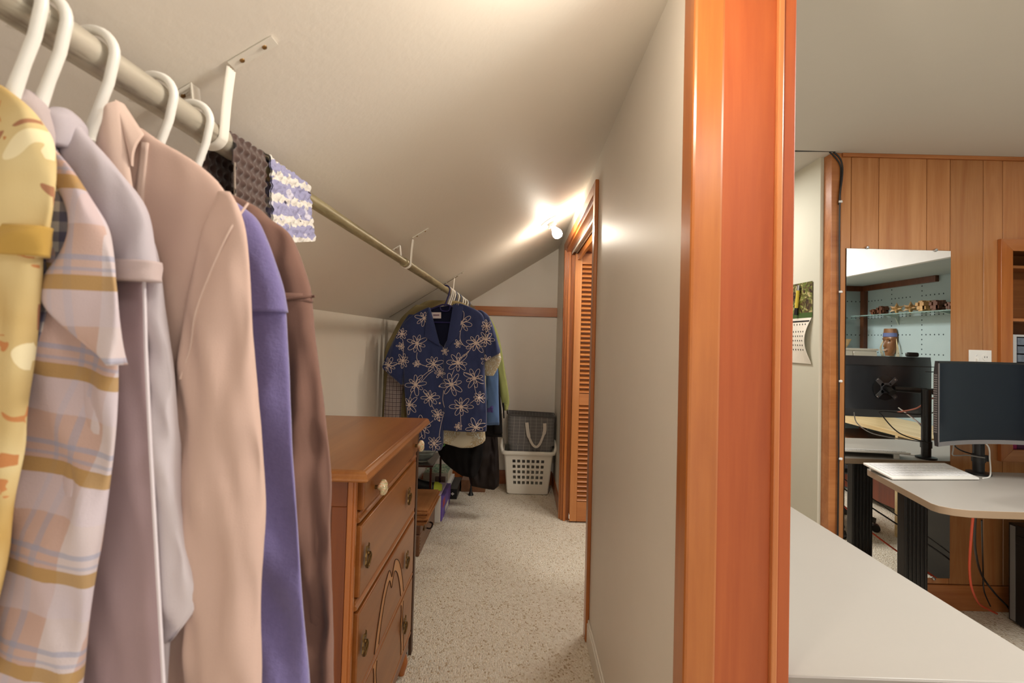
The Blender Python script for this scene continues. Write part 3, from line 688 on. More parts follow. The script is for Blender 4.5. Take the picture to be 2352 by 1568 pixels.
# ============================================================ FAR CLOTHES
FG = 'clothes at the far end of the rod'
HG = 'hangers crowded at the far end of the rod'
def flower(R, n, rot, small=.2):
    out = []
    for k in range(n):
        a = rot+2*math.pi*k/n+random.uniform(-.12, .12); r = R*random.uniform(.80, 1.22); w = r*random.uniform(.17, .24)
        for sc in (1, .55):
            if sc < 1 and k % 2: continue
            out.append([(r*sc*(1-math.cos(t))/2*math.cos(a)-w*sc*math.sin(t)*(.6+.4*(1-math.cos(t))/2)*math.sin(a), r*sc*(1-math.cos(t))/2*math.sin(a)+w*sc*math.sin(t)*(.6+.4*(1-math.cos(t))/2)*math.cos(a)) for t in [2*math.pi*i/14 for i in range(15)]])
    return out
def navy_shirt():
    d = 2.74
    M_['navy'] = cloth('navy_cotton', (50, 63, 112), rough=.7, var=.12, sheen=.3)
    g = thing('floral_shirt', 'navy short-sleeved shirt embroidered with cream line flowers, foremost at the far end', 'shirt', (RXX, d, RZ-.09), FG)
    A = lambda l, th, **k: dr_(l, d, th, **k)
    left = A([(706, 983, 987), (712, 970, 986), (722, 952, 985), (735, 935, 986), (750, 925, 989), (775, 925, 999), (792, 925, 1014), (802, 926, 1022), (860, 928, 1021), (900, 930, 1020), (960, 936, 1020), (990, 944, 1019), (1020, 954, 1018), (1031, 958, 1014)], .035, seed=21, amp=.007, fx=16, pw=.5)
    right = A([(697, 1045, 1060), (706, 1046, 1085), (716, 1045, 1103), (728, 1043, 1112), (745, 1040, 1114), (775, 1031, 1114), (800, 1020, 1113), (850, 1018, 1113), (900, 1017, 1116), (950, 1016, 1118), (975, 1016, 1118), (988, 1016, 1117)], .037, seed=22, amp=.007, fx=16, pw=.5)
    sl = A([(722, 938, 958), (740, 925, 950), (765, 912, 942), (800, 894, 936), (835, 880, 932), (846, 878, 930), (858, 890, 928), (870, 905, 927), (882, 922, 926)], .03, seed=23, amp=.006)
    sr = A([(712, 1095, 1106), (722, 1100, 1120), (740, 1106, 1130), (765, 1108, 1138), (790, 1110, 1145), (804, 1111, 1149), (812, 1112, 1146), (822, 1112, 1128), (830, 1112, 1116)], .03, seed=24, amp=.006)
    sr.d += .012; sl.d += .012
    parts = [left, right, sl, sr]
    for n, q in zip(('front_panel', 'front_panel', 'sleeve', 'sleeve'), parts): build(n, q.mesh(56, 60), 'navy', g, ang=180)
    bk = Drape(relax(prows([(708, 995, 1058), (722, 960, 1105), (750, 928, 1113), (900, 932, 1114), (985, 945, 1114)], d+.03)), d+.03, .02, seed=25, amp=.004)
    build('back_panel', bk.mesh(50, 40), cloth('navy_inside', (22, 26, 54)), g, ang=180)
    def cl(pts, off=.04, b=.008): P = [at(x, y, y=d-off) for x, y in pts]; return MB().slab((lambda P: lambda u, v: (P[0]*(1-u)+P[1]*u)*(1-v)+(P[3]*(1-u)+P[2]*u)*v-Vector((0, b*math.sin(math.pi*u), 0)))(P), 8, 10, (0, .003, 0))
    build('collar', cl([(980, 718), (988, 706), (1011, 795), (975, 773)]), 'navy', g, ang=60)
    build('collar', cl([(1041, 698), (1064, 703), (1054, 768), (1023, 803)]), 'navy', g, ang=60)
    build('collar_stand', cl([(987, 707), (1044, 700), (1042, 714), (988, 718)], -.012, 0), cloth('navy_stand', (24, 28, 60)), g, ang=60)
    lab = build('neck_label', cl([(991, 717), (1013, 717), (1013, 731), (991, 731)], -.002, 0), plain('white_woven_label', (226, 214, 214), .8), g)
    build('printed_name', MB().slab((lambda P: lambda u, v: (P[0]*(1-u)+P[1]*u)*(1-v)+(P[3]*(1-u)+P[2]*u)*v)([at(x, y, y=d-.0005) for x, y in ((995, 722), (1009, 722), (1009, 725), (995, 725))]), 2, 1, (0, .001, 0)), plain('label_print', (140, 110, 130), .8), g)
    for px, py in ((1011, 886), (1012, 924), (1012, 963)):
        w_ = at(px, py, y=d); y = left.front_y(w_.x, w_.z, .002)
        build('button', MB().lathe([(0, 0), (.0055, 0), (.0055, .002), (0, .0025)], (w_.x, y, w_.z), 12, Matrix.Rotation(R_(90), 4, 'X')), plain('cream_button', (220, 196, 178), .4), g)
    # embroidered cord: loops laid over whichever panel lies nearest
    mb = MB()
    C = [(877, 632, 78), (1213, 475, 84), (1325, 630, 74), (1003, 790, 68), (1190, 780, 76), (868, 945, 74), (1312, 900, 76), (1140, 945, 78), (975, 1045, 68), (818, 1100, 66), (1213, 1115, 82), (650, 800, 58), (910, 1270, 76), (1010, 1390, 52), (1325, 1270, 66), (1400, 600, 56), (925, 440, 60), (1405, 500, 44), (1190, 635, 30), (875, 790, 30), (1190, 1265, 30), (892, 1412, 28), (1035, 1175, 48), (1350, 1045, 48), (765, 765, 56), (755, 560, 46), (750, 655, 34), (1405, 760, 40), (1050, 860, 36), (1085, 690, 34), (1180, 360, 34)]
    Vn = [[(877, 700), (875, 750), (905, 790), (960, 810)], [(1207, 540), (1205, 600), (1235, 650), (1290, 660)], [(985, 830), (920, 880), (890, 910)], [(1000, 840), (960, 870), (905, 930)], [(1270, 690), (1220, 740), (1200, 770)], [(1290, 665), (1250, 720), (1195, 750)], [(1160, 830), (1140, 880)], [(1230, 850), (1290, 880)], [(920, 1000), (960, 1030)], [(840, 1000), (820, 1050)], [(1210, 1180), (1215, 1290)], [(1280, 1090), (1330, 1050)], [(1312, 960), (1330, 1020)], [(985, 1100), (1020, 1160)], [(1000, 1220), (940, 1270)], [(920, 1330), (880, 1380), (910, 1430)], [(690, 800), (750, 780)], [(760, 600), (770, 650), (765, 740)], [(1080, 990), (1070, 1060), (1085, 1120)], [(1075, 1180), (1060, 1240), (1045, 1340)]]
    def lay(pts):
        run = []
        def flush():
            if len(run) > 2: mb.tube(run, .0014, 4)
            run.clear()
        for cx_, cy_ in pts:
            w_ = at(700+cx_/3.36, 600+cy_/3.36, y=d); ys = [q.front_y(w_.x, w_.z, .0012) for q in parts if q.inside(w_.x, w_.z, .003)]
            if ys: run.append((w_.x, min(ys), w_.z))
            else: flush()
        flush()
    for i, (cx_, cy_, r) in enumerate(C):
        for lp in flower(r, 8 if r > 40 else 6, random.uniform(0, 6)): lay([(cx_+a, cy_+b) for a, b in lp])
    for v in Vn: lay([(p.x, p.y) for p in smoothpath([(a, b, 0) for a, b in v], 6)])
    build('embroidery', mb, plain('cream_embroidery_cord', (232, 214, 204), .8), g, smooth=False)['kind'] = 'stuff'
    hanger(d, 'dark navy plastic hanger with its loop showing in the floral shirt collar', 'navyplastic', HG, .2)
    return d
navy_shirt()
def flat_shirt(name, label, cat, d, body, sleeves, m, th=.026, seed=0, amp=.006, cuffs=(), extra=()):
    g = thing(name, label, cat, (RXX, d, RZ-.09), FG)
    build('body', dr_(body, d, th, seed=seed, amp=amp, fx=16, pw=.5).mesh(56, 60), m, g, ang=180)
    for k, s_ in enumerate(sleeves): build('sleeve', dr_(s_, d-.012, th*.8, seed=seed+k+1, amp=amp*.5, fx=18).mesh(40, 50), m, g, ang=180)
    for s_, mm in cuffs: build('cuff', dr_(s_, d-.014, th*.85, seed=seed, amp=.002, thtop=1).mesh(30, 8), mm, g, ang=180)
    for n, s_, mm in extra: build(n, dr_(s_, d-.02, .012, seed=seed, amp=.003, thtop=1).mesh(30, 30), mm, g, ang=180)
    return g
def print_mat():
    t = NT('cream_leaf_print'); uv = t.n('ShaderNodeTexCoord').outputs['UV']
    n = t.noise(uv, 14, 2, .5, 2.5); fr = t.math('FRACT', t.math('MULTIPLY', n, 9)); c = t.mix(t.math('LESS_THAN', fr, .2), lin((190, 174, 140)), lin((228, 234, 226)))
    c = t.mix(t.math('GREATER_THAN', t.noise(uv, 5, 2), .6), c, lin((214, 206, 182))); t.col(c); return t.pbr(.9, .2)
M_['print'] = print_mat()
flat_shirt('printed_shirt', 'grey-cream leaf print short-sleeved shirt whose hem hangs below the navy floral one', 'shirt', 2.83,
    [(712, 990, 1050), (735, 950, 1100), (800, 940, 1112), (900, 942, 1113), (985, 955, 1114), (1012, 1000, 1113), (1026, 1051, 1086)],
    [[(725, 1098, 1112), (770, 1104, 1132), (815, 1108, 1150), (835, 1110, 1148), (862, 1112, 1134)]], 'print', .026, 31)
hanger(2.83, 'white hanger first behind the navy one at the far end', 'white', HG)
M_['tart'] = striped('brown_cream_check', (206, 190, 184), [(.022, 0, .004, (84, 66, 76), .8), (.022, .010, .002, (84, 66, 76), .6)], [(.024, 0, .004, (84, 66, 76), .8), (.024, .010, .002, (84, 66, 76), .6)])
flat_shirt('check_shirt', 'brown and cream checked long-sleeved shirt, its sleeve showing left of the navy floral shirt', 'shirt', 2.90,
    [(712, 985, 1050), (740, 945, 1100), (800, 932, 1106), (900, 940, 1106), (1006, 960, 1060), (1014, 1005, 1052)],
    [[(740, 928, 950), (800, 905, 945), (850, 892, 936), (900, 886, 925), (950, 882, 921), (1000, 880, 920)]], 'tart', .028, 34)
hanger(2.90, 'white hanger second behind the navy one at the far end', 'white', HG)
M_['khaki'] = cloth('khaki_cotton', (176, 160, 116), var=.1); M_['cream'] = cloth('cream_lining', (214, 200, 166))
flat_shirt('khaki_shirt', 'khaki tan shirt, its sloping shoulder rising behind the navy floral shirt on the left', 'shirt', 2.98,
    [(690, 985, 1050), (700, 965, 1075), (730, 930, 1105), (770, 915, 1115), (850, 912, 1116), (960, 915, 1116)],
    [[(700, 955, 985), (730, 922, 960), (770, 900, 945), (800, 886, 940), (850, 880, 936), (950, 878, 930), (990, 878, 926)]], 'khaki', .024, 37)
hanger(2.98, 'white hanger third behind the navy one at the far end', 'white', HG)
M_['denim'] = cloth('washed_denim', (92, 122, 168), var=.15, rough=.85)
M_['denimhem'] = cloth('violet_patch', (84, 74, 140))
flat_shirt('denim_shirt', 'washed blue denim garment hanging right behind the navy floral shirt', 'shirt', 3.06,
    [(715, 1000, 1060), (735, 980, 1112), (800, 975, 1136), (860, 975, 1142), (940, 975, 1146), (973, 975, 1147)],
    [[(735, 1095, 1116), (790, 1108, 1136), (850, 1114, 1144), (900, 1118, 1145), (972, 1118, 1147)]], 'denim', .024, 41,
    extra=[('sewn_patch', [(930, 1119, 1136), (946, 1119, 1136)], 'denimhem')])
hanger(3.06, 'slate blue hanger fourth behind the navy one at the far end', 'greyblue', HG)
M_['blk'] = cloth('black_wool', (15, 11, 11), var=.2, sheen=0); M_['dkbrown'] = cloth('dark_brown_satin', (26, 15, 11), rough=.6, var=.2, sheen=0); M_['olive'] = cloth('moss_green_nylon', (142, 146, 84), rough=.7, var=.12)
flat_shirt('black_coat', 'black coat with a hanging belt end, between the denim garment and the green jacket', 'coat', 3.17,
    [(720, 1000, 1075), (735, 985, 1122), (770, 980, 1138), (860, 980, 1146), (940, 980, 1150), (1000, 985, 1154), (1000.5, 985, 1154)],
    [[(738, 1105, 1128), (790, 1120, 1140), (860, 1128, 1146), (960, 1132, 1153), (995, 1134, 1154)]], 'blk', .024, 44,
    extra=[('belt_end', [(925, 1154, 1158), (960, 1156, 1159)], 'blk')])
hanger(3.17, 'white hanger fifth behind the navy one at the far end', 'white', HG)
flat_shirt('green_jacket', 'moss green jacket, its gathered sleeve hanging against the back wall right of the black coat', 'jacket', 3.30,
    [(725, 1010, 1080), (745, 1000, 1122), (800, 1000, 1138), (900, 1000, 1145), (950, 1000, 1146)],
    [[(728, 1108, 1126), (760, 1122, 1142), (800, 1130, 1152), (850, 1140, 1160), (900, 1148, 1168), (925, 1152, 1170), (938, 1155, 1166)]], 'olive', .024, 47,
    cuffs=[([(928, 1156, 1168), (942, 1158, 1167)], 'olive')], extra=[('drawstring', [(938, 1163, 1166), (950, 1164, 1167)], 'dkbrown')])
hanger(3.30, 'slate blue hanger sixth behind the navy one at the far end', 'greyblue', HG)
def long_one(name, label, cat, d, rows, m, seed):
    g = thing(name, label, cat, (RXX, d, RZ-.09), FG)
    build('body', dr_(rows, d, .035, seed=seed, amp=.011, fx=20, pw=.5).mesh(64, 60), m, g, ang=180)
    return g
long_one('black_trousers', 'black trousers hanging low behind the navy floral shirt above the books', 'trousers', 3.42, [(735, 1010, 1080), (790, 985, 1110), (1000, 1000, 1110), (1050, 1012, 1108), (1078, 1040, 1100), (1092, 1062, 1092)], 'blk', 51)
hanger(3.42, 'white hanger seventh behind the navy one at the far end', 'white', HG)
long_one('brown_skirt', 'long dark brown gathered skirt hanging low beside the laundry basket', 'skirt', 3.55, [(735, 1020, 1090), (800, 1030, 1130), (1000, 1060, 1143), (1060, 1068, 1146), (1100, 1078, 1147), (1116, 1084, 1145), (1120, 1108, 1138)], 'dkbrown', 52)
hanger(3.55, 'white hanger eighth behind the navy one at the far end', 'white', HG)
long_one('black_dress', 'long black dress hanging rearmost on the rod', 'dress', 3.72, [(735, 1020, 1095), (800, 1015, 1125), (1000, 1010, 1130), (1055, 1040, 1132)], 'blk', 53)
hanger(3.72, 'white hanger ninth behind the navy one at the far end', 'white', HG)
hanger(3.86, 'empty slate hanger last on the rod, closest to the back wall', 'greyblue', HG)

# ============================================================ DRESSER
DF, DYA, DYB = -.405, 1.222, 1.955      # front plane, near side, far side
dz = thing('dresser', 'antique brown wooden chest of drawers with brass pulls and scroll inlay', 'dresser', (-.6, 1.59, 0))
DB = -.815
q = MB(); XF = -.366; Y0, Y1 = 1.188, 2.0
q.box(DB, XF-.013, Y0+.013, Y1-.013, .988, 1.0)
build('top', q, 'dress_top', dz, bevel=.003)
# moulded lip along the front, ends and back of the top
prof = [(0, 1.0), (.006, .9985), (.012, .993), (.0135, .987), (.0165, .983), (.0165, .978), (.010, .973), (0, .972)]
def lip(path):
    # path of (x, y, nx, ny)
    rings = [[Vector((x+nx*a, y+ny*a, z)) for a, z in prof] for x, y, nx, ny in path]
    return MB().loft(rings)
lp = lip([(DB, Y0+.013, 0, -1), (XF-.013, Y0+.013, 1, -1), (XF-.013, Y1-.013, 1, 1), (DB, Y1-.013, 0, 1)])
build('top_moulding', lp, 'dress_edge', dz, ang=25)
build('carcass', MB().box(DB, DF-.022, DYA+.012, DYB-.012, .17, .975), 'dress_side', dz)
# corner posts with fluted edge
for y, s in ((DYA, 1), (DYB, -1)):
    q = MB(); q.box(DF-.020, DF-.006, min(y, y+s*.012), max(y, y+s*.012), .15, .972); q.box(DF-.016, DF, min(y+s*.006, y+s*.022), max(y+s*.006, y+s*.022), .15, .972)
    q.box(DF-.02, DF-.004, min(y+s*.022, y+s*.034), max(y+s*.022, y+s*.034), .15, .972)
    build('corner_post', q, 'casing', dz, bevel=.003)
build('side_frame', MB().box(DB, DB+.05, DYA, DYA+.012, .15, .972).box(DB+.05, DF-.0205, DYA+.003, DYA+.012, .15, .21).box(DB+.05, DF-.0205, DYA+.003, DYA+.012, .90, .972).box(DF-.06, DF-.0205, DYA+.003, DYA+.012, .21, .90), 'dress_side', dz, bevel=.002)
ya, yb = DYA+.034, DYB-.034
lev = [(.955, .880), (.840, .655), (.615, .405), (.385, .178)]      # drawer fronts, top to bottom
rails = [.86, .635, .395, .165]
def shell_knob(y, z):
    q = MB(); rings = []
    for i in range(11):
        s_ = i/10; zz = z+.021-.042*s_; rr = .019*math.sin(math.pi*(.08+.84*s_))**.7
        rings.append([Vector((DF+.034+.7*rr*math.cos(a)*(1+.22*math.sin(3*a+s_*8)), y+rr*math.sin(a)*(1+.22*math.sin(3*a+s_*8)), zz)) for a in [2*math.pi*k/22 for k in range(22)]])
    return q.loft(rings)
def knob_mat():
    t = NT('spiral_shell_glaze'); v = t.coords(); n = t.noise(v, 60, 2, .5, 2.5)
    t.col(t.ramp(n, (.3, lin((178, 170, 120))), (.48, lin((226, 214, 176))), (.6, lin((222, 162, 120))), (.72, lin((234, 226, 200))))); return t.pbr(.15, .6, 0, .5)
M_['shell'] = knob_mat()
def pull(y, z, par):
    q = MB(); x = DF+.016
    # backplate outline
    o = [(0, .030), (.006, .026), (.009, .034), (.012, .024), (.010, .014), (.014, .006), (.011, -.006), (.014, -.014), (.009, -.022), (.005, -.028), (0, -.030)]
    poly = [(a, b) for a, b in o]+[(-a, b) for a, b in o[-2:0:-1]]
    n = len(poly); vs = [(x-.001, y+a*1.25, z+b) for a, b in poly]+[(x+.003, y+a*1.1, z+b*.93) for a, b in poly]
    q.add(vs, [tuple(range(n)), tuple(range(n, 2*n))[::-1]]+[(i, (i+1) % n, n+(i+1) % n, n+i) for i in range(n)])
    q.lathe([(0, 0), (.006, 0), (.0045, .006), (.006, .009), (0, .011)], (x, y, z+.010), 12, Matrix.Rotation(R_(90), 4, 'Y'))
    q.lathe([(0, 0), (.004, 0), (.003, .004), (0, .005)], (x, y, z+.024), 10, Matrix.Rotation(R_(90), 4, 'Y'))
    build('pull', q, 'brass', par, ang=30)
    b = MB(); b.tube([(x+.006+.003*math.cos(R_(a)), y+.0115*math.sin(R_(a)), z-.009+.019*math.cos(R_(a))) for a in range(0, 360, 24)], .0022, 7, True)
    o_ = build('drop_ring', b, 'brass', par)
drawers = []
for k, (a, b) in enumerate(lev):
    bow = .016 if k else .02
    q = MB().box(DF-.02, DF+(.012 if k == 0 else .008), ya+.002, yb-.002, b, a)
    dw = build('drawer', q, 'dress', dz, bevel=.003); drawers.append(dw); ROOTS[dw] = ROOTS[dz]
    if k == 0:
        for y in (1.354, 1.872):
            build('knob', shell_knob(y, .912), 'shell', dw, ang=60)
            build('knob_stem', MB().lathe([(0, 0), (.006, 0), (.006, .016), (0, .016)], (DF+.01, y, .912), 10, Matrix.Rotation(R_(90), 4, 'Y')), 'brass', dw)
    else:
        zz = {1: .748, 2: .517, 3: .283}[k]
        for y in (1.289, 1.77): pull(y, zz, dw)
for z in rails:
    q = MB(); pr_ = [(0, .017), (.010, .015), (.013, .010), (.010, .005), (.016, .001), (.016, -.006), (.008, -.010), (0, -.013)]
    q.loft([[Vector((DF-.01+a, y, z+b)) for a, b in pr_] for y in (ya-.008, yb+.008)])
    build('drawer_rail', q, 'dress_edge', dz, ang=25)
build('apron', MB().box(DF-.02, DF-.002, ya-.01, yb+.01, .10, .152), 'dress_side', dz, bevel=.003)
foot = [(0, 0), (.012, 0), (.014, .012), (.020, .03), (.024, .05), (.018, .075), (.013, .085), (.022, .095), (.022, .105), (.014, .112), (.021, .125), (.026, .15), (0, .151)]
for x, y in ((DF-.025, DYA+.03), (DF-.025, DYB-.03), (DB+.03, DYA+.03), (DB+.03, DYB-.03)):
    build('leg', MB().lathe(foot, (x, y, 0), 16), 'casing', dz, ang=50)
# scroll inlay of paler veneer over the lower drawers, with dark grooves
yc, hwd = (ya+yb)/2, .20
def arch(off):
    pts = [(-1.0, .17), (-.98, .26), (-.86, .33), (-.90, .385), (-.80, .45), (-.62, .515), (-.42, .562), (-.2, .585), (-.10, .572), (0, .548), (.10, .572), (.2, .585), (.42, .562), (.62, .515), (.80, .45), (.90, .385), (.86, .33), (.98, .26), (1.0, .17)]
    return [(yc+hwd*a*(1-off/hwd), z-off*1.1*(1 if z > .2 else 0)) for a, z in pts]
oo, ii = smoothpath([(0, a, b) for a, b in arch(0)], 5), smoothpath([(0, a, b) for a, b in arch(.032)], 5)
for zlo, zhi, di in ((.41, .612, 2), (.182, .382, 3)):
    xx = DF+.0086; runs = [[]]
    for i in range(len(oo)-1):
        qd = [oo[i], oo[i+1], ii[i+1], ii[i]]
        zs = [p.z for p in qd]
        if max(zs) < zlo or min(zs) > zhi:
            if runs[-1]: runs.append([])
            continue
        runs[-1].append([Vector((xx, p.y, min(max(p.z, zlo), zhi))) for p in qd])
    for run in runs:
        if not run: continue
        q = MB()
        for cl_ in run: q.add(cl_+[p-Vector((.001, 0, 0)) for p in cl_], [(0, 1, 2, 3), (7, 6, 5, 4), (0, 4, 5, 1), (2, 6, 7, 3)])
        build('inlay', q, 'inlay', drawers[di], smooth=False)
    for ln in (oo, ii):
        run = []
        for p in ln+[None]:
            if p is not None and zlo <= p.z <= zhi: run.append((xx+.0003, p.y, p.z))
            else:
                if len(run) > 1: build('inlay_line', MB().tube(run, .0013, 5), 'dress_line', drawers[di])
                run = []

# ============================================================ FLOOR CLUTTER BY THE WALL
M_['case'] = wood('brown_case_wood', (128, 84, 50), (96, 58, 32), 1, .45, .8, .05)
M_['board'] = wood('tan_hardboard', (176, 118, 66), (148, 92, 46), 1, .6, .8, .12, 0)
M_['cardb'] = plain('cardboard', (186, 170, 146), .8)
t_ = thing('suitcase', 'brown wooden case with a latch on the carpet behind the dresser', 'case', (-.72, 3.2, 0))
build('body', box(-.87+.06, -.572, 2.935, 3.47, 0, .13), 'case', t_, bevel=.006)
build('lid', box(-.87+.06, -.568, 2.931, 3.474, .134, .19), wood('brown_case_lid', (112, 70, 40), (84, 48, 26), 1, .45, .8, .05), t_, bevel=.006)
build('handle', MB().tube(smoothpath([(-.570, 3.15, .09), (-.55, 3.155, .085), (-.545, 3.2, .08), (-.55, 3.245, .085), (-.570, 3.25, .09)], 4), .005, 8), 'dark', t_)
build('latch', box(-.571, -.563, 3.04, 3.07, .115, .155), 'brass', t_, bevel=.001)
for i in range(6): build('corner_stud', MB().lathe([(0, 0), (.004, 0), (.003, .002), (0, .003)], (-.571, 2.945, .02+i*.018), 8, Matrix.Rotation(R_(90), 4, 'Y')), 'brass', t_)
BL = ['lowest tan board of the stack on the brown case', 'second tan board from the bottom of the stack on the brown case', 'third tan board from the bottom of the stack on the brown case', 'fourth tan board up in the stack on the brown case', 'fifth tan board up in the stack on the brown case', 'sixth tan board up in the stack on the brown case', 'second tan board from the top of the stack on the brown case', 'uppermost tan board of the stack on the brown case']
for i, lb in enumerate(BL):
    z = .191+i*.0118; j = [0, .012, -.008, .016, .002, -.01, .01, -.004][i]
    tag(build('hardboard_sheet', box(-.80, -.545+j+i*.003, 2.925-j*.6, 3.33+j, z, z+.0108), 'board', None, bevel=.0012), lb, 'board', 'stack of tan boards on the case')
def gamebox(name, label, b, cols, rot=0):
    x0, x1, y0, y1, z0, z1 = b
    t = thing(name, label, 'box', ((x0+x1)/2, (y0+y1)/2, z0))
    build('tray', box(x0+.003, x1-.003, y0+.003, y1-.003, z0, lerp(z0, z1, .5)), cols[0], t, bevel=.001)
    build('lid', box(x0, x1, y0, y1, lerp(z0, z1, .3), z1), cols[1], t, bevel=.0015)
    return t
M_['violet'] = plain('violet_box_card', (112, 84, 180), .5); M_['redc'] = plain('red_card', (168, 52, 76), .5); M_['lilac'] = plain('lilac_card', (196, 180, 206), .55)
M_['wcard'] = plain('white_card', (226, 222, 214), .55); M_['bcard'] = plain('black_card', (26, 25, 26), .45); M_['gcard'] = plain('grey_card', (176, 176, 170), .5)
t = gamebox('game_box', 'violet game box standing on the carpet behind the brown case', (-.70, -.524, 3.50, 3.92, 0, .15), ('violet', 'violet'))
build('red_panel', box(-.5245, -.5225, 3.52, 3.62, .09, .145), 'redc', t)
build('white_panel', box(-.5245, -.5225, 3.64, 3.80, .02, .06), 'wcard', t)
gamebox('flat_box', 'lilac flat box lying on top of the violet game box', (-.71, -.55, 3.52, 3.86, .1505, .172), ('lilac', 'lilac'))
tag(build('white_notebook', box(-.60, -.535, 3.476, 3.496, .0, .19), 'wcard', None, bevel=.002), 'narrow white notebook standing between the brown case and violet box', 'notebook')
# stack of puzzle boxes
t = gamebox('puzzle_box', 'black puzzle box with white lettering at the bottom of the stack', (-.74, -.478, 3.98, 4.32, 0, .085), ('bcard', 'bcard'))
def small_text(parent, words, loc, size, m, rx=90):
    cu = bpy.data.curves.new('lettering', 'FONT'); cu.body = words; cu.size = size; cu.extrude = .0004; cu.materials.append(m)
    o = bpy.data.objects.new('lettering', cu); COL.objects.link(o); o.parent = parent
    o.location = Vector(loc)-ROOTS[parent]; o.rotation_euler = (R_(rx), 0, 0); return o
for z in (.058, .042, .027): build('print_line', box(-.69, -.60+z*.4, 3.978, 3.9797, z, z+.006), 'wcard', t)
build('emblem', MB().add([(-.53, 3.979, .045), (-.515, 3.979, .058), (-.50, 3.979, .045), (-.515, 3.979, .032), (-.53, 3.9797, .045), (-.515, 3.9797, .058), (-.50, 3.9797, .045), (-.515, 3.9797, .032)], [(0, 1, 2, 3), (7, 6, 5, 4), (0, 4, 5, 1), (1, 5, 6, 2), (2, 6, 7, 3), (3, 7, 4, 0)]), 'wcard', t)
gamebox('board_game', 'thin white game box between the black and the green-topped puzzle boxes', (-.78, -.54, 3.97, 4.28, .0855, .125), ('wcard', 'wcard'))
def leafy():
    t = NT('jungle_picture'); v = t.coords(); n = t.noise(v, 26, 3, .6, 1.5)
    t.col(t.ramp(n, (.3, lin((36, 54, 44))), (.48, lin((86, 130, 100))), (.58, lin((190, 190, 160))), (.7, lin((70, 96, 84))))); return t.pbr(.4, .5)
M_['jungle'] = leafy()
t = gamebox('puzzle_box', 'cream puzzle box with a green jungle picture lid on top of the stack', (-.76, -.555, 3.965, 4.25, .1255, .215), ('wcard', plain('cream_box_side', (206, 198, 176), .5)))
build('lid_picture', box(-.757, -.558, 3.968, 4.247, .2150, .2158), 'jungle', t)
build('side_picture', box(-.66, -.575, 3.963, 3.9652, .135, .19), plain('puzzle_photo', (120, 96, 84), .4, var=.8, nscale=60), t)
# small cherry side table with a glass bowl
M_['cherry'] = plain('dark_cherry_lacquer', (66, 24, 18), .2, .6, coat=.5)
t = thing('side_table', 'small dark cherry lacquered table behind the dresser by the puzzle boxes', 'table', (-.72, 3.72, 0))
build('table_top', box(-.822, -.60, 3.50, 3.90, .385, .40), 'cherry', t, bevel=.003)
for x in (-.812, -.61):
    for y in (3.95, 3.93): pass
for x, y in ((-.81, 3.94-.46), (-.81, 3.89)): build('leg', box(x-.008, x+.008, y, y+.016, .0, .385), 'cherry', t, bevel=.001)
build('leg', box(-.622, -.606, 3.485, 3.501, .236, .385), 'cherry', t, bevel=.001); build('leg', box(-.622, -.606, 3.925, 3.94, 0, .385), 'cherry', t, bevel=.001)
t2 = NT('smoky_glass'); t2.col((.75, .85, .85)); t2.b.inputs['Transmission Weight'].default_value = .9; t2.b.inputs['IOR'].default_value = 1.45; M_['glass'] = t2.pbr(.05, .5)
tag(build('glass_bowl', MB().lathe([(0, .401), (.04, .401), (.045, .408), (.085, .44), (.105, .475), (.108, .478), (.1, .478), (.08, .446), (.04, .412), (0, .410)], (-.705, 3.62, .0), 28), 'glass', None, ang=50), 'clear glass bowl on the small dark cherry table', 'bowl')
# neon shoe
M_['neon'] = plain('neon_yellow_mesh', (206, 220, 70), .7)
t = thing('running_shoe', 'black and neon yellow running shoe lying on the flat lilac box', 'shoe', (-.64, 3.66, .173))
def shoe():
    q = MB(); rings = []
    for s_, hw_, h in ((0, .014, .03), (.04, .03, .045), (.10, .036, .048), (.16, .034, .055), (.22, .031, .068), (.255, .03, .072), (.265, .018, .066)):
        x = -.565-s_*.75; rings.append([Vector((x, 3.66+hw_*math.cos(a), .187+max(0, math.sin(a))*h)) for a in [2*math.pi*k/14 for k in range(14)]])
    return q.loft(rings)
build('upper', shoe(), 'black', t, ang=60)
build('toe_cap', MB().loft([[Vector((-.556-s_*.75, 3.66+hw_*math.cos(a), .187+max(0, math.sin(a))*h)) for a in [2*math.pi*k/14 for k in range(14)]] for s_, hw_, h in ((0, .016, .032), (.04, .032, .048), (.075, .036, .050))]), 'neon', t, ang=60)
build('sole', MB().prism([(-.556, 3.645), (-.556, 3.675), (-.60, 3.697), (-.70, 3.695), (-.768, 3.69), (-.768, 3.63), (-.70, 3.625), (-.60, 3.623)], .173, .188), 'neon', t, bevel=.003)
# green hanger on the clutter, leaning board, boot tree
t = thing('green_hanger', 'bright green plastic hanger dangling below the floral shirt hem', 'hanger', (-.53, 3.2, .75))
P = [at(x, y, y=3.2) for x, y in ((1003, 1034), (1021, 1022), (1020, 1000), (1004, 1010), (1003, 1034))]
build('frame', MB().tube(P, .0035, 8), plain('green_plastic', (92, 176, 84), .4), t)
t = thing('leaning_board', 'narrow dark wooden board with white edge strip leaning behind the dresser', 'board', (-.45, 2.06, 0))
build('panel', box(-.80, -.437, 2.045, 2.065, 0, .93), 'cherry', t, bevel=.002)
build('edge_strip', box(-.4365, -.431, 2.045, 2.065, 0, .93), 'whitem', t, bevel=.001)
build('end_post', box(-.4305, -.418, 2.04, 2.07, 0, .93), plain('dark_walnut_strip', (70, 42, 24), .4), t, bevel=.002)
t = thing('walking_stick', 'black stick with a flared rubber tip standing under the brown skirt', 'stick', (-.375, 4.1, 0))
build('shaft', MB().tube([(-.375, 4.1, .045), (-.378, 4.16, .42)], .006, 10), 'black', t)
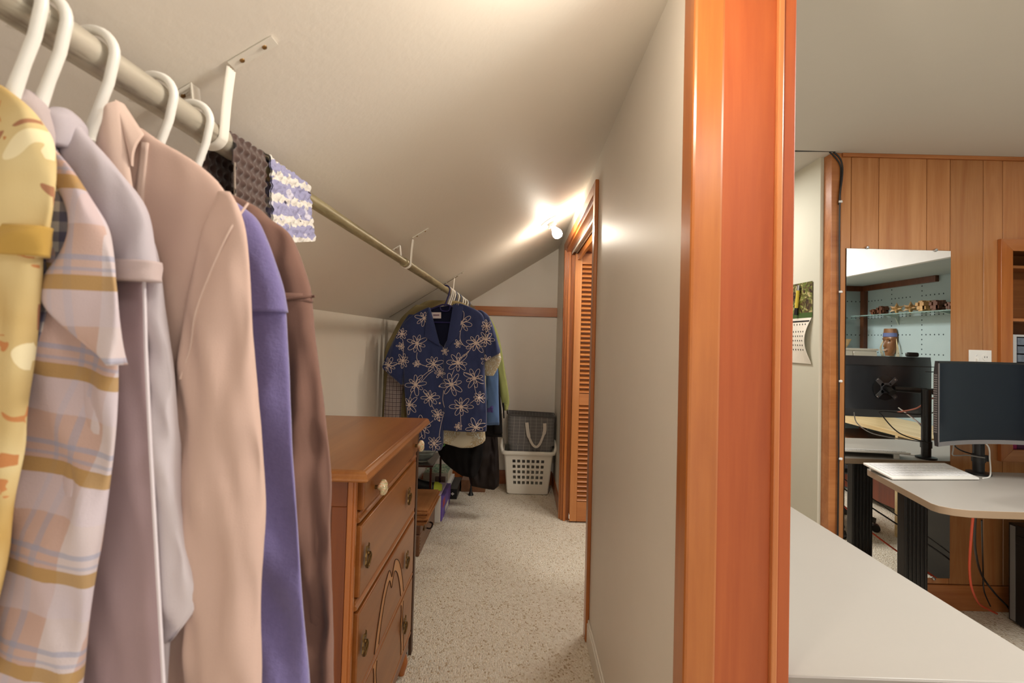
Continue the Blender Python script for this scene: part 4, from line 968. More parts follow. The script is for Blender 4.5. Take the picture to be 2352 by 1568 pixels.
build('tip', MB().lathe([(0, 0), (.024, 0), (.022, .008), (.012, .03), (.009, .06), (0, .06)], (-.375, 4.1, 0), 16), 'black', t)
tag(build('brown_shoe_box', MB().box(-.47, -.26, 4.18, 4.40, 0, .10), 'case', None, bevel=.004), 'low brown box on the carpet behind the black stick', 'box')

# ============================================================ LAUNDRY BASKET AND BAG
BX, BYC = .106, 4.27
lb = thing('laundry_basket', 'off-white plastic laundry basket with a grid of square holes by the back wall', 'laundry basket', (BX, BYC, 0))
def rrect(hx, hy, r, z, n=6):
    out = []
    for cx_, cy_, a0 in ((hx-r, hy-r, 0), (-hx+r, hy-r, 90), (-hx+r, -hy+r, 180), (hx-r, -hy+r, 270)):
        for k in range(n+1): a = R_(a0+90*k/n); out.append(Vector((BX+cx_+r*math.cos(a), BYC+cy_+r*math.sin(a), z)))
    return out
def wallpt(u, z, s):   # front wall point; u across -1..1
    t = z/.37; return Vector((BX+u*lerp(.178, .212, t), BYC+s*lerp(.118, .145, t), z))
# front panel with real holes
def holed(side):
    q = MB(); us = [-.9]; n = 7; z0, z1 = .105, .31; hole = []
    for i in range(n): c = lerp(-.60, .60, i/(n-1)); us += [c-.062, c+.062]
    us.append(.9); zs = [.012]
    for j in range(5): c = lerp(z0, z1-.02, j/4); zs += [c-.0125, c+.0125]
    zs.append(.372)
    N = len(us); vs = []; th = Vector((0, .0035, 0))*(-side)
    for z in zs:
        for u in us: vs.append(wallpt(u, z, side))
    k = len(vs); vs += [p+th for p in vs]; fs = []
    for j in range(len(zs)-1):
        for i in range(N-1):
            a = j*N+i
            if i % 2 == 1 and j % 2 == 1 and i < N-2:
                for p, r_ in ((a, a+1), (a+1, a+N+1), (a+N+1, a+N), (a+N, a)): fs.append((p, r_, r_+k, p+k))
            else: fs += [(a, a+1, a+N+1, a+N), (k+a, k+a+N, k+a+N+1, k+a+1)]
    return q.add(vs, fs)
build('front_panel', holed(-1), 'basket', lb, smooth=False)
build('back_panel', holed(1), 'basket', lb, smooth=False)
q = MB()
for s in (-1, 1):     # rounded ends
    rings = []
    for z in (.012, .12, .24, .372):
        t_ = z/.37; hx, hy = lerp(.178, .212, t_), lerp(.118, .145, t_); ring = []
        xs = hx*.9
        arc = [(xs, -hy)]+[(xs+(hx-xs)*math.sin(R_(a)), -hy+(hx-xs)*(1-math.cos(R_(a)))) for a in (30, 60, 90)]
        arc = arc+[(x, -y) for x, y in arc[::-1]]
        ring = [Vector((BX+s*x, BYC+y, z)) for x, y in arc]+[Vector((BX+s*(x-.0035), BYC+y*.985, z)) for x, y in arc[::-1]]
        rings.append(ring)
    q.loft(rings)
build('end_panels', q, 'basket', lb, ang=50)
build('bottom', MB().loft([rrect(.165, .105, .03, .0), rrect(.177, .117, .03, .006), rrect(.178, .118, .03, .014)]), 'basket', lb)
q = MB(); q.loft([rrect(.214, .147, .04, .345), rrect(.232, .160, .045, .347), rrect(.236, .163, .045, .36), rrect(.232, .16, .045, .374), rrect(.222, .150, .04, .378), rrect(.208, .140, .04, .374), rrect(.206, .138, .04, .35), rrect(.214, .147, .04, .345)], cap0=False, cap1=False)
build('rim', q, 'basket', lb, ang=60)
for s in (-1, 1):
    build('handle', MB().tube(smoothpath([(BX+s*.222, BYC-.13, .365), (BX+s*.232, BYC-.12, .40), (BX+s*.233, BYC-.08, .425), (BX+s*.234, BYC, .432), (BX+s*.233, BYC+.08, .425), (BX+s*.232, BYC+.12, .40), (BX+s*.222, BYC+.13, .365)], 5), .0125, 10), 'basket', lb)
M_['bag'] = striped('grey_windowpane_canvas', (118, 115, 113), [(.028, 0, .002, (172, 166, 158), .6)], [(.028, 0, .002, (172, 166, 158), .6)])
bg = thing('storage_bag', 'grey fabric storage bag with pale grid lines sitting in the laundry basket', 'bag', (BX+.02, BYC, .2))
q = MB(); rings = []; uv = []
for z, hx, hy in ((.25, .17, .105), (.30, .185, .115), (.38, .188, .122), (.5, .198, .126), (.6, .204, .128), (.672, .208, .128)):
    r = rrect(hx, hy, .05, z, 8); c = Vector((.018, 0, 0)); rr_ = []
    for p in r:
        k = noise.noise(Vector((p.x*11, p.y*11, z*9)))*.008; d_ = Vector((p.x-BX, p.y-BYC, 0)).normalized(); p2 = p+c+d_*k
        p2.z += (.012*math.cos((p.y-BYC)*12) if z > .65 else 0)-(p.x-BX)*.03*(1 if z > .6 else 0); rr_.append(p2)
    rings.append(rr_); uv += [(p.x+(0 if p.y < BYC else .01)+(p.y-BYC)*(1 if abs(p.x-BX) > .15 else 0), p.z) for p in rr_]
top = [p.copy() for p in rings[-1]]
inner = [[p+(Vector((BX+.018, BYC, p.z))-p).normalized()*.008+Vector((0, 0, -dzz)) for p in top] for dzz in (0, .25)]
for r in inner: rings.append(r); uv += [(p.x, p.z) for p in r]
q.loft(rings, True, True, True, uv)
build('body', q, 'bag', bg, ang=50)
build('rim_binding', MB().tube([p+Vector((0, 0, .0)) for p in top], .0055, 8, True), cloth('grey_binding', (92, 88, 86)), bg)
hx0, hx1 = at(1210, 985, y=BYC-.13).x, at(1250, 985, y=BYC-.13).x
hc, hh = (hx0+hx1)/2, (hx1-hx0)/2+.006
def strap(u, v):
    a = lerp(-1, 1, v); w = .0125
    z = at(1230, 970, y=BYC-.13).z-.245*(1-abs(a)**2.6); x = hc+hh*(abs(a)**.55)*(1 if a > 0 else -1)
    t_ = Vector((abs(a)**.5, 0, 0)); n = Vector((1, 0, 0)) if abs(a) > .5 else Vector((abs(a)*2, 0, 1-abs(a)*2)).normalized()
    return Vector((x, BYC-.142-.012*(1-abs(a)), z))+n*lerp(-w, w, u)*(1 if a > 0 else -1 if abs(a) > .0 else 1)
def strap_mesh():
    path = smoothpath([at(px, py, y=BYC-.14) for px, py in ((1210, 970), (1213, 995), (1218, 1010), (1225, 1022), (1233, 1025), (1240, 1018), (1246, 1004), (1251, 988), (1251, 972))], 5)
    rings = []; c = at(1231, 975, y=BYC-.14)
    for i, p in enumerate(path):
        d_ = (path[min(i+1, len(path)-1)]-path[max(i-1, 0)]).normalized(); n = Vector((-d_.z, 0, d_.x)); n = n if n.dot(p-c) > 0 else -n
        wd = .0145 if i < 8 or i > len(path)-9 else .010
        p = p-Vector((0, .012*math.sin(math.pi*i/(len(path)-1)), 0))
        rings.append([p+n*wd+Vector((0, -.0015, 0)), p-n*wd+Vector((0, -.0015, 0)), p-n*wd+Vector((0, .0015, 0)), p+n*wd+Vector((0, .0015, 0))])
    return MB().loft(rings)
build('handle', strap_mesh(), cloth('cream_webbing', (224, 214, 200)), bg, ang=60)

# ============================================================ OFFICE SIDE
# side table in the foreground
M_['tan'] = plain('table_body', (128, 104, 82), .6)
t = thing('side_desk', 'grey-beige laminate table in the right foreground beside the wooden jamb', 'table', (.78, 1.5, 0))
TX, TY, TZ = at(2000, 1276, z=.70).x, at(1815, 1550, z=.70).y, .70
build('table_top', MB().box(.538, TX, TY, 2.12, TZ-.028, TZ), 'laminate', t, bevel=.003)
build('edge_band', MB().box(.538, TX+.002, TY-.004, TY, TZ-.029, TZ-.001), 'edge', t, bevel=.001)
build('panel', box(.56, .578, TY+.03, 2.1, 0, TZ-.028), 'tan', t, bevel=.002); build('panel', box(TX-.04, TX-.022, TY+.05, 2.1, 0, TZ-.028), 'tan', t, bevel=.002)
build('back_panel', box(.578, TX-.04, TY+.09, TY+.108, .08, TZ-.028), 'tan', t)
# mirror on the plank wall
mx0, mx1, mz1, mz0 = at(1945, 570, y=YW-.008).x, at(2184, 577, y=YW-.008).x, at(2060, 573, y=YW-.008).z, at(2184, 1328, y=YW-.008).z
t = thing('wall_mirror', 'tall frameless mirror clipped to the cedar plank wall', 'mirror', ((mx0+mx1)/2, YW, mz0))
build('glass', box(mx0, mx1, YW-.0075, YW-.0065, mz0, mz1), 'mirror', t, smooth=False)
build('backing', box(mx0-.001, mx1+.001, YW-.0063, YW-.0005, mz0-.001, mz1+.001), 'black', t)
for px, py in ((1993, 568), (2150, 574), (2145, 1329)):
    w_ = at(px, py, y=YW-.012)
    build('clip', MB().lathe([(0, -.012), (.008, -.012), (.009, -.002), (.007, .004), (0, .006)], w_, 14, Matrix.Rotation(R_(90), 4, 'X')), 'chrome', t)
# power cable along the ceiling and corner
t = thing('power_cable', 'black cable running along the ceiling edge and down the corner of the plank wall', 'cable', (cx1, YW, ZC))
yk = YW-.02
pts = [(XO+.3, yk, ZC-.006), (1.2, yk, ZC-.006)]+[at(px, py, y=yk) for px, py in ((1900, 347), (1916, 351), (1930, 365), (1935, 385), (1934, 410), (1930, 440), (1929, 463), (1928, 560), (1928, 670), (1927, 780), (1927, 875), (1926, 960), (1926, 1053), (1925, 1150), (1924, 1240), (1923, 1330))]
build('wire', MB().tube(smoothpath(pts, 5), .0042, 8), 'black', t)
build('loop', MB().tube(smoothpath([at(px, py, y=yk+.008) for px, py in ((1905, 349), (1922, 366), (1931, 385), (1930, 420), (1928, 450), (1927, 470))], 5), .0035, 8), 'black', t)
for py in (463, 670, 875, 1053):
    w_ = at(1930, py, y=yk); build('cable_clip', MB().tube([w_+Vector((-.008, 0, 0)), w_+Vector((.002, -.004, 0)), w_+Vector((.012, .006, 0))], [.006, .0075, .005], 8), plain('clear_white_clip', (220, 218, 214), .3), t)
# calendar on the sage wall
xc_ = XHALL-.004
def cal_pt(px, py): return at(px, py, x=xc_)
t = thing('wall_calendar', 'wall calendar with a leafy photograph hanging on the pale sage wall', 'calendar', (xc_, 2.75, 1.5))
ya_, yb2 = cal_pt(1866, 690).y, cal_pt(1866, 690).y+.26
z_t, z_m, z_b = cal_pt(1866, 645).z, cal_pt(1865, 729).z, cal_pt(1864, 836).z
def leafphoto():
    t = NT('leafy_woodland_photo'); v = t.coords(); n = t.noise(v, 32, 4, .6, 1.2)
    t.col(t.ramp(n, (.34, lin((28, 22, 16))), (.46, lin((92, 70, 46))), (.54, lin((96, 116, 44))), (.64, lin((196, 172, 128))), (.8, lin((60, 78, 30))))); return t.pbr(.35, .5)
M_['leafphoto'] = leafphoto()
build('photo_page', box(xc_-.002, xc_, ya_, yb2, lerp(z_m, z_t, .15), z_t), 'leafphoto', t)
build('photo_border', box(xc_-.002, xc_, ya_, yb2, z_m, lerp(z_m, z_t, .15)), plain('green_border', (66, 92, 40), .4), t)
def page(u, v): return Vector((xc_-.004-.022*math.sin(math.pi*v)*(1-u)**2, lerp(ya_, yb2, u)+.030*math.sin(math.pi*min(1, v*1.05))*(1-u), lerp(z_m, z_b, v)))
build('date_page', MB().slab(page, 10, 16, (.0012, 0, 0)), plain('calendar_paper', (226, 218, 202), .7, var=.01), t, ang=60)
q = MB()
for r in range(6):
    for c in range(7):
        u, v = .12+.12*c, .2+.1*r
        if r == 0: v = .14
        p = page(u, v)+Vector((-.0012, 0, 0)); q.box(p.x-.0003, p.x+.0003, p.y-.003, p.y+.003, p.z-.004, p.z+.004)
o = build('date_marks', q, 'black', t, smooth=False); o['kind'] = 'stuff'
p = page(.5, .07); build('header_bar', MB().slab(lambda u, v: page(lerp(.02, .98, u), lerp(.055, .085, v))+Vector((-.0016, 0, 0)), 8, 2, (.0006, 0, 0)), 'black', t)
w_ = cal_pt(1838, 655)
tp = thing('hanging_pen', 'yellow and black pen hanging in front of the calendar', 'pen', (w_.x-.012, w_.y, w_.z))
build('barrel', MB().tube([(xc_-.012, w_.y, w_.z-.03), (xc_-.012, w_.y+.014, w_.z-.13)], .009, 10), plain('yellow_barrel', (206, 184, 66), .4), tp)
build('grip', MB().tube([(xc_-.012, w_.y+.014, w_.z-.13), (xc_-.012, w_.y+.020, w_.z-.17)], .0095, 10), 'black', tp)
build('cap', MB().tube([(xc_-.012, w_.y, w_.z-.03), (xc_-.012, w_.y-.004, w_.z+.0)], .0075, 10), 'chrome', tp)
# switch and outlet plate
a, b = at(2226, 803, y=YW-.006), at(2278, 803, y=YW-.006); zt_, zb2 = a.z, a.z-.117
t = thing('switch_plate', 'white wall plate with toggle switch and round outlet above the monitor', 'switch plate', ((a.x+b.x)/2, YW, zt_-.058))
build('plate', box(a.x, b.x, YW-.006, YW-.0005, zb2, zt_), 'white', t, bevel=.002)
xs_, zs_ = lerp(a.x, b.x, .33), zt_-.058
build('toggle', MB().box(xs_-.005, xs_+.005, YW-.018, YW-.006, zs_-.004, zs_+.014), 'white', t, bevel=.002)
for z in (zs_+.03, zs_-.03): build('screw', MB().lathe([(0, 0), (.003, 0), (0, .002)], (xs_, YW-.006, z), 8, Matrix.Rotation(R_(90), 4, 'X')), 'chrome', t)
xo_ = lerp(a.x, b.x, .72)
for z in (zt_-.038, zt_-.078):
    so = build('socket', MB().lathe([(0, 0), (.0165, 0), (.0165, .002), (0, .002)], (xo_, YW-.006, z), 20, Matrix.Rotation(R_(90), 4, 'X')), 'white', t); ROOTS[so] = ROOTS[t]
    for s in (-.006, .006): build('slot', box(xo_+s-.001, xo_+s+.001, YW-.0092, YW-.0078, z-.002, z+.006), 'black', so)
# built-in shelf niche
sh = thing('built_in_shelf', 'cedar built-in shelf niche with mitred frame in the plank wall', 'shelf', ((RX0+RX1)/2, YW, RZ0))
fr = .062
fx0, fz1, fz0 = at(2299, 700, y=YW-.02).x, at(2300, 548, y=YW-.02).z, at(2305, 1060, y=YW-.02).z
fx1 = RX1+.05
def mitre(p):   # p: 4 outer/inner points in x,z
    q = MB(); n = 4; vs = [(x, YW-.022, z) for x, z in p]+[(x, YW-.0005, z) for x, z in p]
    return q.add(vs, [(0, 1, 2, 3), (7, 6, 5, 4)]+[(i, (i+1) % 4, 4+(i+1) % 4, 4+i) for i in range(4)])
I0, I1, K0, K1 = fx0+fr, fx1-fr, fz0+fr, fz1-fr
build('frame_stile', mitre([(fx0, fz0), (fx0, fz1), (I0, K1), (I0, K0)]), 'casing', sh, bevel=.002)
build('frame_stile', mitre([(fx1, fz0), (fx1, fz1), (I1, K1), (I1, K0)]), 'casing', sh, bevel=.002)
build('frame_rail', mitre([(fx0, fz1), (fx1, fz1), (I1, K1), (I0, K1)]), 'trimx', sh, bevel=.002)
build('frame_rail', mitre([(fx0, fz0), (fx1, fz0), (I1, K0), (I0, K0)]), 'trimx', sh, bevel=.002)
q = MB(); yb_ = YW+.26
q.box(RX0, RX1, yb_, yb_+.015, RZ0, RZ1).box(RX0-.015, RX0, YW+.021, yb_, RZ0, RZ1).box(RX1, RX1+.015, YW+.021, yb_, RZ0, RZ1).box(RX0, RX1, YW+.021, yb_, RZ1, RZ1+.015).box(RX0, RX1, YW+.021, yb_, RZ0-.015, RZ0)
build('lining', q, wood('niche_cedar', (150, 92, 44), (120, 66, 28), 0, .45), sh)
szt = at(2340, 731, y=YW).z
build('shelf_board', box(RX0, RX1, YW, yb_, szt-.016, szt), 'trimx', sh, bevel=.002)
build('shelf_board', box(RX0, RX1, YW+.0, yb_, 1.17, 1.186), 'trimx', sh, bevel=.002)
build('shelf_board', box(RX0, RX1, YW+.12, yb_, 1.80, 1.816), 'trimx', sh, bevel=.002)
dx = at(2326, 800, y=YW+.02).x; dzt = at(2335, 768, y=YW+.02).z
t = thing('drawer_organizer', 'grey plastic organizer of small clear drawers on the niche shelf', 'organizer', (dx+.13, YW+.13, 1.187))
M_['greyp'] = plain('light_grey_plastic', (196, 194, 192), .4)
q = MB(); W0, W1, O0, O1 = max(dx, RX0+.003), max(dx, RX0+.003)+.3, YW+.02, YW+.2
q.box(W0, W0+.022, O0, O1, 1.1865, dzt).box(W1-.022, W1, O0, O1, 1.1865, dzt).box(W0+.022, W1-.022, O0, O1, dzt-.012, dzt).box(W0+.022, W1-.022, O0, O1, 1.1865, 1.196).box(W0+.022, W1-.022, O1-.01, O1, 1.196, dzt-.012)
build('case', q, 'greyp', t, bevel=.002)
nr = 5
for r in range(nr):
    z0, z1 = lerp(1.197, dzt-.013, r/nr), lerp(1.197, dzt-.013, (r+1)/nr)
    for c in range(2):
        x0, x1 = lerp(W0+.023, W1-.023, c/2), lerp(W0+.023, W1-.023, (c+1)/2)
        dd = build('drawer', MB().box(x0+.002, x1-.002, O0-.004, O1-.012, z0+.002, z1-.004), plain('clear_drawer', (108, 116, 128), .15, .6, var=.5, nscale=40), t, bevel=.002)
pz = RZ0+.001
bkx = at(2328, 1020, y=YW+.02).x
for i, (c, w_, lab) in enumerate((((176, 30, 92), .022, 'magenta book standing first on the bottom of the niche'), ((92, 26, 66), .05, 'dark plum book standing second on the bottom of the niche'), ((120, 60, 50), .04, 'rust red book standing third on the bottom of the niche'))):
    x0 = max(bkx, RX0+.004)+[0, .024, .076][i]
    bt = thing('book', lab, 'book', (x0, YW+.03, pz), 'books in the wall niche')
    build('cover', MB().box(x0, x0+.003, YW+.025, YW+.2, pz, pz+.23).box(x0+w_-.003, x0+w_, YW+.025, YW+.2, pz, pz+.23).box(x0+.003, x0+w_-.003, YW+.025, YW+.029, pz, pz+.23), plain('book_cloth', c, .5), bt)
    build('pages', box(x0+.0032, x0+w_-.0032, YW+.03, YW+.195, pz+.003, pz+.226), 'wcard', bt)

# ---------------- corner desk with keyboard, monitor, arm, computer
poly = [(1.752, 2.42), (1.735, 2.395), (1.628, 1.905), (1.634, 1.875), (1.665, 1.85), (1.715, 1.834), (1.80, 1.831), (3.05, 1.831), (3.05, 2.42)]
t = thing('desk', 'grey-topped office desk with a clipped corner in front of the mirror', 'desk', (2.3, 2.1, 0))
build('desk_top', MB().prism(poly, .711, .74), ['laminate', 'edge_tan'], t, bevel=.002)
top_me = t.children[-1].data if t.children else None
for o in COL.objects:
    if o.parent == t and o.name.startswith('desk_top'):
        for p in o.data.polygons:
            if abs(p.normal.z) < .5: p.material_index = 1
def tleg(x0, x1, y0, y1):
    q = MB(); n = 6; poly = []
    q.box(x0, x1, y0+.004, y1-.004, .03, .711)
    for k in range(n):
        a = lerp(x0, x1, (k+.15)/n); b = lerp(x0, x1, (k+.7)/n); q.box(a, b, y0, y1, .03, .709)
    build('leg', q, 'blackm', t, bevel=.003)
    build('foot', MB().box(x0-.005, x1+.005, y0-.22, y1+.02, 0, .03), 'blackm', t, bevel=.006)
tleg(1.86, 1.972, 2.318, 2.37)
tleg(2.86, 2.972, 2.318, 2.37)
build('cross_rail', MB().box(1.972, 2.86, 2.335, 2.355, .62, .68), 'blackm', t, bevel=.002)
build('bracket', MB().box(1.86, 1.90, 1.95, 2.318, .68, .711), 'blackm', t, bevel=.002)
# keyboard
kb = thing('keyboard', 'white keyboard tilted on its feet at the left of the desk', 'keyboard', (1.935, 2.31, .74))
KA, KBv = Vector((1.716, 2.212, 0)), Vector((2.152, 2.256, 0)); ex = (KBv-KA).normalized(); ey = Vector((-ex.y, ex.x, 0)); LW = (KBv-KA).length; LD = .165
def kp(u, v, h): p = KA+ex*u*LW+ey*v*LD; return Vector((p.x, p.y, .741+h+v*.026))
build('base', MB().slab(lambda u, v: kp(u, v, .012), 2, 2, (0, 0, -.011)), 'white', kb, bevel=.003, ang=30)
kf = None
for r in range(5):
    n = 18
    for c in range(n):
        u, v = lerp(.03, .97, (c+.5)/n), lerp(.1, .9, (r+.5)/5); p = kp(u, v, .0135)
        if kf is None:
            s_ = MB(); m_ = Matrix.Rotation(math.atan2(ex.y, ex.x), 4, 'Z') @ Matrix.Rotation(math.atan2(.026, LD), 4, 'X'); s_.box(-.0098, .0098, -.0112, .0112, -.0015, .0022, m_)
            ROOTS[kb] = Vector((0, 0, 0)); kf = build('key', s_, plain('white_keycap', (228, 228, 228), .4), kb, bevel=.001, segs=1); kf.location = p-kb.location
        else: o = clone(kf, kb); o.location = p-kb.location
ROOTS[kb] = Vector(kb.location)
for u in (.1, .85): p = kp(u, .93, 0); build('foot', MB().box(p.x-.015, p.x+.015, p.y-.004, p.y+.004, .7405, p.z+.002), 'white', kb, bevel=.001)
# curved monitor
MX0, MX1 = 1.785, 2.515; MC = (MX0+MX1)/2; MZ0, MZ1 = .93, 1.292
def mfront(u, v):
    x = lerp(MX0, MX1, u); s_ = (u-.5)*2; return Vector((x, 2.068+.085*(1-s_*s_)+.012*s_, lerp(MZ0, MZ1, v)))
mo = thing('curved_monitor', 'large curved black monitor with a grey lower bezel standing over the desk', 'monitor', (MC, 2.2, .74))
def screen_mat():
    t = NT('dark_screen_glass'); t.col((.006, .008, .013)); return t.pbr(.16, .26, 0, 0)
M_['screen'] = screen_mat()
build('screen', MB().slab(lambda u, v: mfront(lerp(.012, .988, u), lerp(.05, .975, v))-Vector((0, .0012, 0)), 40, 4, (0, .001, 0)), 'screen', mo, ang=60)
q = MB(); nu = 40; rings = []
for i in range(nu+1):
    u = i/nu; a = mfront(u, 0); b = mfront(u, 1); s_ = (u-.5)*2; dp = .022+.042*max(0, 1-abs(s_)**2.2)
    rings.append([a, b, b+Vector((0, .016, 0)), b+Vector((0, dp, -.05)), a+Vector((0, dp, .05)), a+Vector((0, .016, 0))])
q.loft(rings); build('housing', q, plain('black_monitor_back', (44, 46, 50), .28, .5), mo, ang=30)
M_['bez'] = plain('grey_metal_bezel', (120, 116, 116), .35, .5, .3)
build('lower_bezel', MB().slab(lambda u, v: mfront(u, lerp(0, .05, v))-Vector((0, .0022, 0)), 40, 1, (0, .002, 0)), 'bez', mo, ang=60)
build('side_bezel', MB().slab(lambda u, v: mfront(lerp(0, .012, u), v)-Vector((0, .0022, 0)), 1, 6, (0, .002, 0)), 'bez', mo, ang=60)
build('side_bezel', MB().slab(lambda u, v: mfront(lerp(.988, 1, u), v)-Vector((0, .0022, 0)), 1, 6, (0, .002, 0)), 'bez', mo, ang=60)
build('upper_bezel', MB().slab(lambda u, v: mfront(u, lerp(.975, 1, v))-Vector((0, .0022, 0)), 40, 1, (0, .002, 0)), 'black', mo, ang=60)
q = MB()
for k in range(26): z = lerp(MZ0+.06, MZ1-.06, k/25); q.box(MX0-.0015, MX0, 2.060, 2.078, z-.003, z+.003)
o = build('side_grille', q, 'bez', mo, smooth=False); o['kind'] = 'stuff'
mback = 2.153+.064
build('back_disc', MB().lathe([(0, 0), (.072, 0), (.072, .004), (.066, .006), (0, .006)], (MC, mback-.004, 1.108), 36, Matrix.Rotation(R_(-90), 4, 'X')), plain('dark_disc', (28, 28, 30), .3), mo)
build('back_seam', MB().box(MX0+.08, MX1-.08, mback-.004, mback+.0, 1.236, 1.240), 'black', mo)
wc = thing('webcam', 'small black webcam on the top edge of the curved monitor', 'webcam', (2.36, 2.13, MZ1))
build('body', MB().box(2.325, 2.395, 2.135, 2.16, MZ1+.001, MZ1+.028), 'black', wc, bevel=.008)
build('lens', MB().lathe([(0, 0), (.008, 0), (.007, .003), (0, .004)], (2.36, 2.12, MZ1+.015), 14, Matrix.Rotation(R_(90), 4, 'X')), 'chrome', wc)
ar = thing('monitor_stand', 'black post and jointed arm for the monitor, clamped to the back of the desk', 'monitor stand', (2.257, 2.375, .74))
build('base', MB().lathe([(0, .741), (.048, .741), (.048, .75), (.03, .754), (0, .754)], (2.257, 2.372, 0), 28), 'blackm', ar)
build('post', MB().tube([(2.257, 2.372, .75), (2.257, 2.372, 1.12)], .0225, 18), 'blackm', ar)
build('collar', MB().tube([(2.257, 2.372, .80), (2.257, 2.372, .835)], .0265, 18), 'black', ar)
build('cable_clip', MB().box(2.275, 2.292, 2.352, 2.364, .805, .835), 'black', ar, bevel=.002)
build('lower_arm', MB().tube([(2.257, 2.372, 1.108), (2.56, 2.345, 1.108)], .017, 12), 'blackm', ar)
build('joint', MB().tube([(2.56, 2.345, 1.075), (2.56, 2.345, 1.135)], .022, 14), 'blackm', ar)
build('upper_arm', MB().tube([(2.56, 2.32, 1.098), (MC+.015, 2.262, 1.108)], .016, 12), 'blackm', ar)
build('tilt_head', MB().tube([(MC, 2.27, 1.085), (MC, 2.235, 1.108), (MC, mback+.004, 1.108)], .02, 12), 'blackm', ar)
q = MB(); q.box(MC-.03, MC+.03, mback+.002, mback+.006, 1.078, 1.138)
for s in (-1, 1):
    for s2 in (-1, 1): q.box(-.022, .03, -.001, .002, -.012, .012, Matrix.Translation((MC+s*.038, mback+.004, 1.108+s2*.036)) @ Matrix.Rotation(R_(-45*s*s2), 4, 'Y'))
vp = build('mount_plate', q, plain('steel_mount_plate', (96, 98, 102), .35, .5, .5), ar, bevel=.002); ROOTS[vp] = ROOTS[ar]
for s in (-1, 1):
    for s2 in (-1, 1): build('bolt', MB().lathe([(0, 0), (.005, 0), (.004, .003), (0, .004)], (MC+s*.05, mback+.007, 1.108+s2*.05), 10, Matrix.Rotation(R_(-90), 4, 'X')), 'chrome', vp)
def wire(name, label, pts, r, m, cat='cable', group=None):
    o = build(name, MB().tube(smoothpath(pts, 8), r, 7), m, None); return tag(o, label, cat, group)
wire('monitor_cable', 'white cable running down the monitor arm post to the desk', [(2.2, 2.25, 1.0), (2.235, 2.345, .93), (2.272, 2.338, .88), (2.285, 2.345, .82), (2.284, 2.34, .77), (2.25, 2.31, .745), (2.19, 2.28, .744)], .0032, 'white')
wire('red_cable', 'thin red cable beside the white one on the monitor arm post', [(2.215, 2.26, .99), (2.25, 2.348, .92), (2.280, 2.345, .88), (2.287, 2.35, .84)], .0025, plain('red_cable', (160, 52, 34), .5))
wire('grey_cable', 'grey cable sagging between the monitor and the arm post', [(1.98, 2.2, .96), (1.99, 2.21, .90), (2.03, 2.26, .855), (2.10, 2.31, .84), (2.18, 2.345, .835), (2.262, 2.346, .825)], .003, plain('grey_cable', (130, 126, 120), .5))
wire('black_cable', 'black cable looping behind the monitor, seen in the mirror', [(2.52, 2.33, 1.07), (2.3, 2.33, .98), (2.06, 2.32, .985), (2.05, 2.33, .96), (2.13, 2.35, .87), (2.25, 2.395, .83)], .0032, 'black')
wire('striped_cable', 'pink and white cable hanging from the monitor arm, seen in the mirror', [(2.46, 2.335, 1.085), (2.36, 2.34, 1.075), (2.3, 2.335, 1.06), (2.24, 2.33, 1.01), (2.14, 2.32, .982)], .0045, plain('salmon_cable', (206, 132, 112), .5))
ty = [(2235, 1186, 1.88), (2232, 1215, 1.92), (2228, 1270, 2.02), (2227, 1310, 2.12), (2232, 1350, 2.22)]
pp = [at(a, b, y=c) for a, b, c in ty]+[at(2248, 1385, y=2.42), at(2268, 1398, y=2.46), at(2290, 1409, y=2.485)]
wire('orange_cable', 'orange-red network cable dangling under the desk to the carpet', pp, .0045, plain('orange_cable', (206, 72, 36), .45))
pp = [at(2240, 1185, y=1.9), at(2240, 1260, y=2.1), at(2255, 1320, y=2.42), at(2285, 1362, y=2.44), at(2312, 1390, y=2.49), at(2318, 1398, y=2.47)]
wire('mains_lead', 'black power cord hanging behind the orange cable under the desk', pp, .0045, 'black')
pp = [at(2255, 1195, y=1.95), at(2256, 1240, y=2.1), at(2258, 1310, y=2.44), at(2260, 1355, y=2.46), at(2275, 1392, y=2.47)]
wire('thin_mains_lead', 'thin black cord nearest the plank wall under the desk', pp, .003, 'black')
# computer tower
tx0 = 2.47
ct = thing('computer_tower', 'black computer tower standing on the carpet under the desk', 'computer', (tx0+.1, 2.27, 0))
build('case', MB().box(tx0, tx0+.19, 2.05, 2.44, .012, .49), 'blackm', ct, bevel=.004)
build('front_bezel', MB().box(tx0+.003, tx0+.187, 2.035, 2.05, .012, .49), 'black', ct, bevel=.003)
build('edge_trim', MB().box(tx0-.002, tx0, 2.405, 2.43, .02, .48), plain('grey_trim', (120, 118, 116), .4), ct)
build('ridge', MB().box(tx0-.004, tx0, 2.10, 2.40, .40, .44), 'blackm', ct, bevel=.001)
for x in (tx0+.02, tx0+.15):
    for y in (2.08, 2.40): build('foot', MB().box(x, x+.02, y, y+.02, 0, .012), 'black', ct)
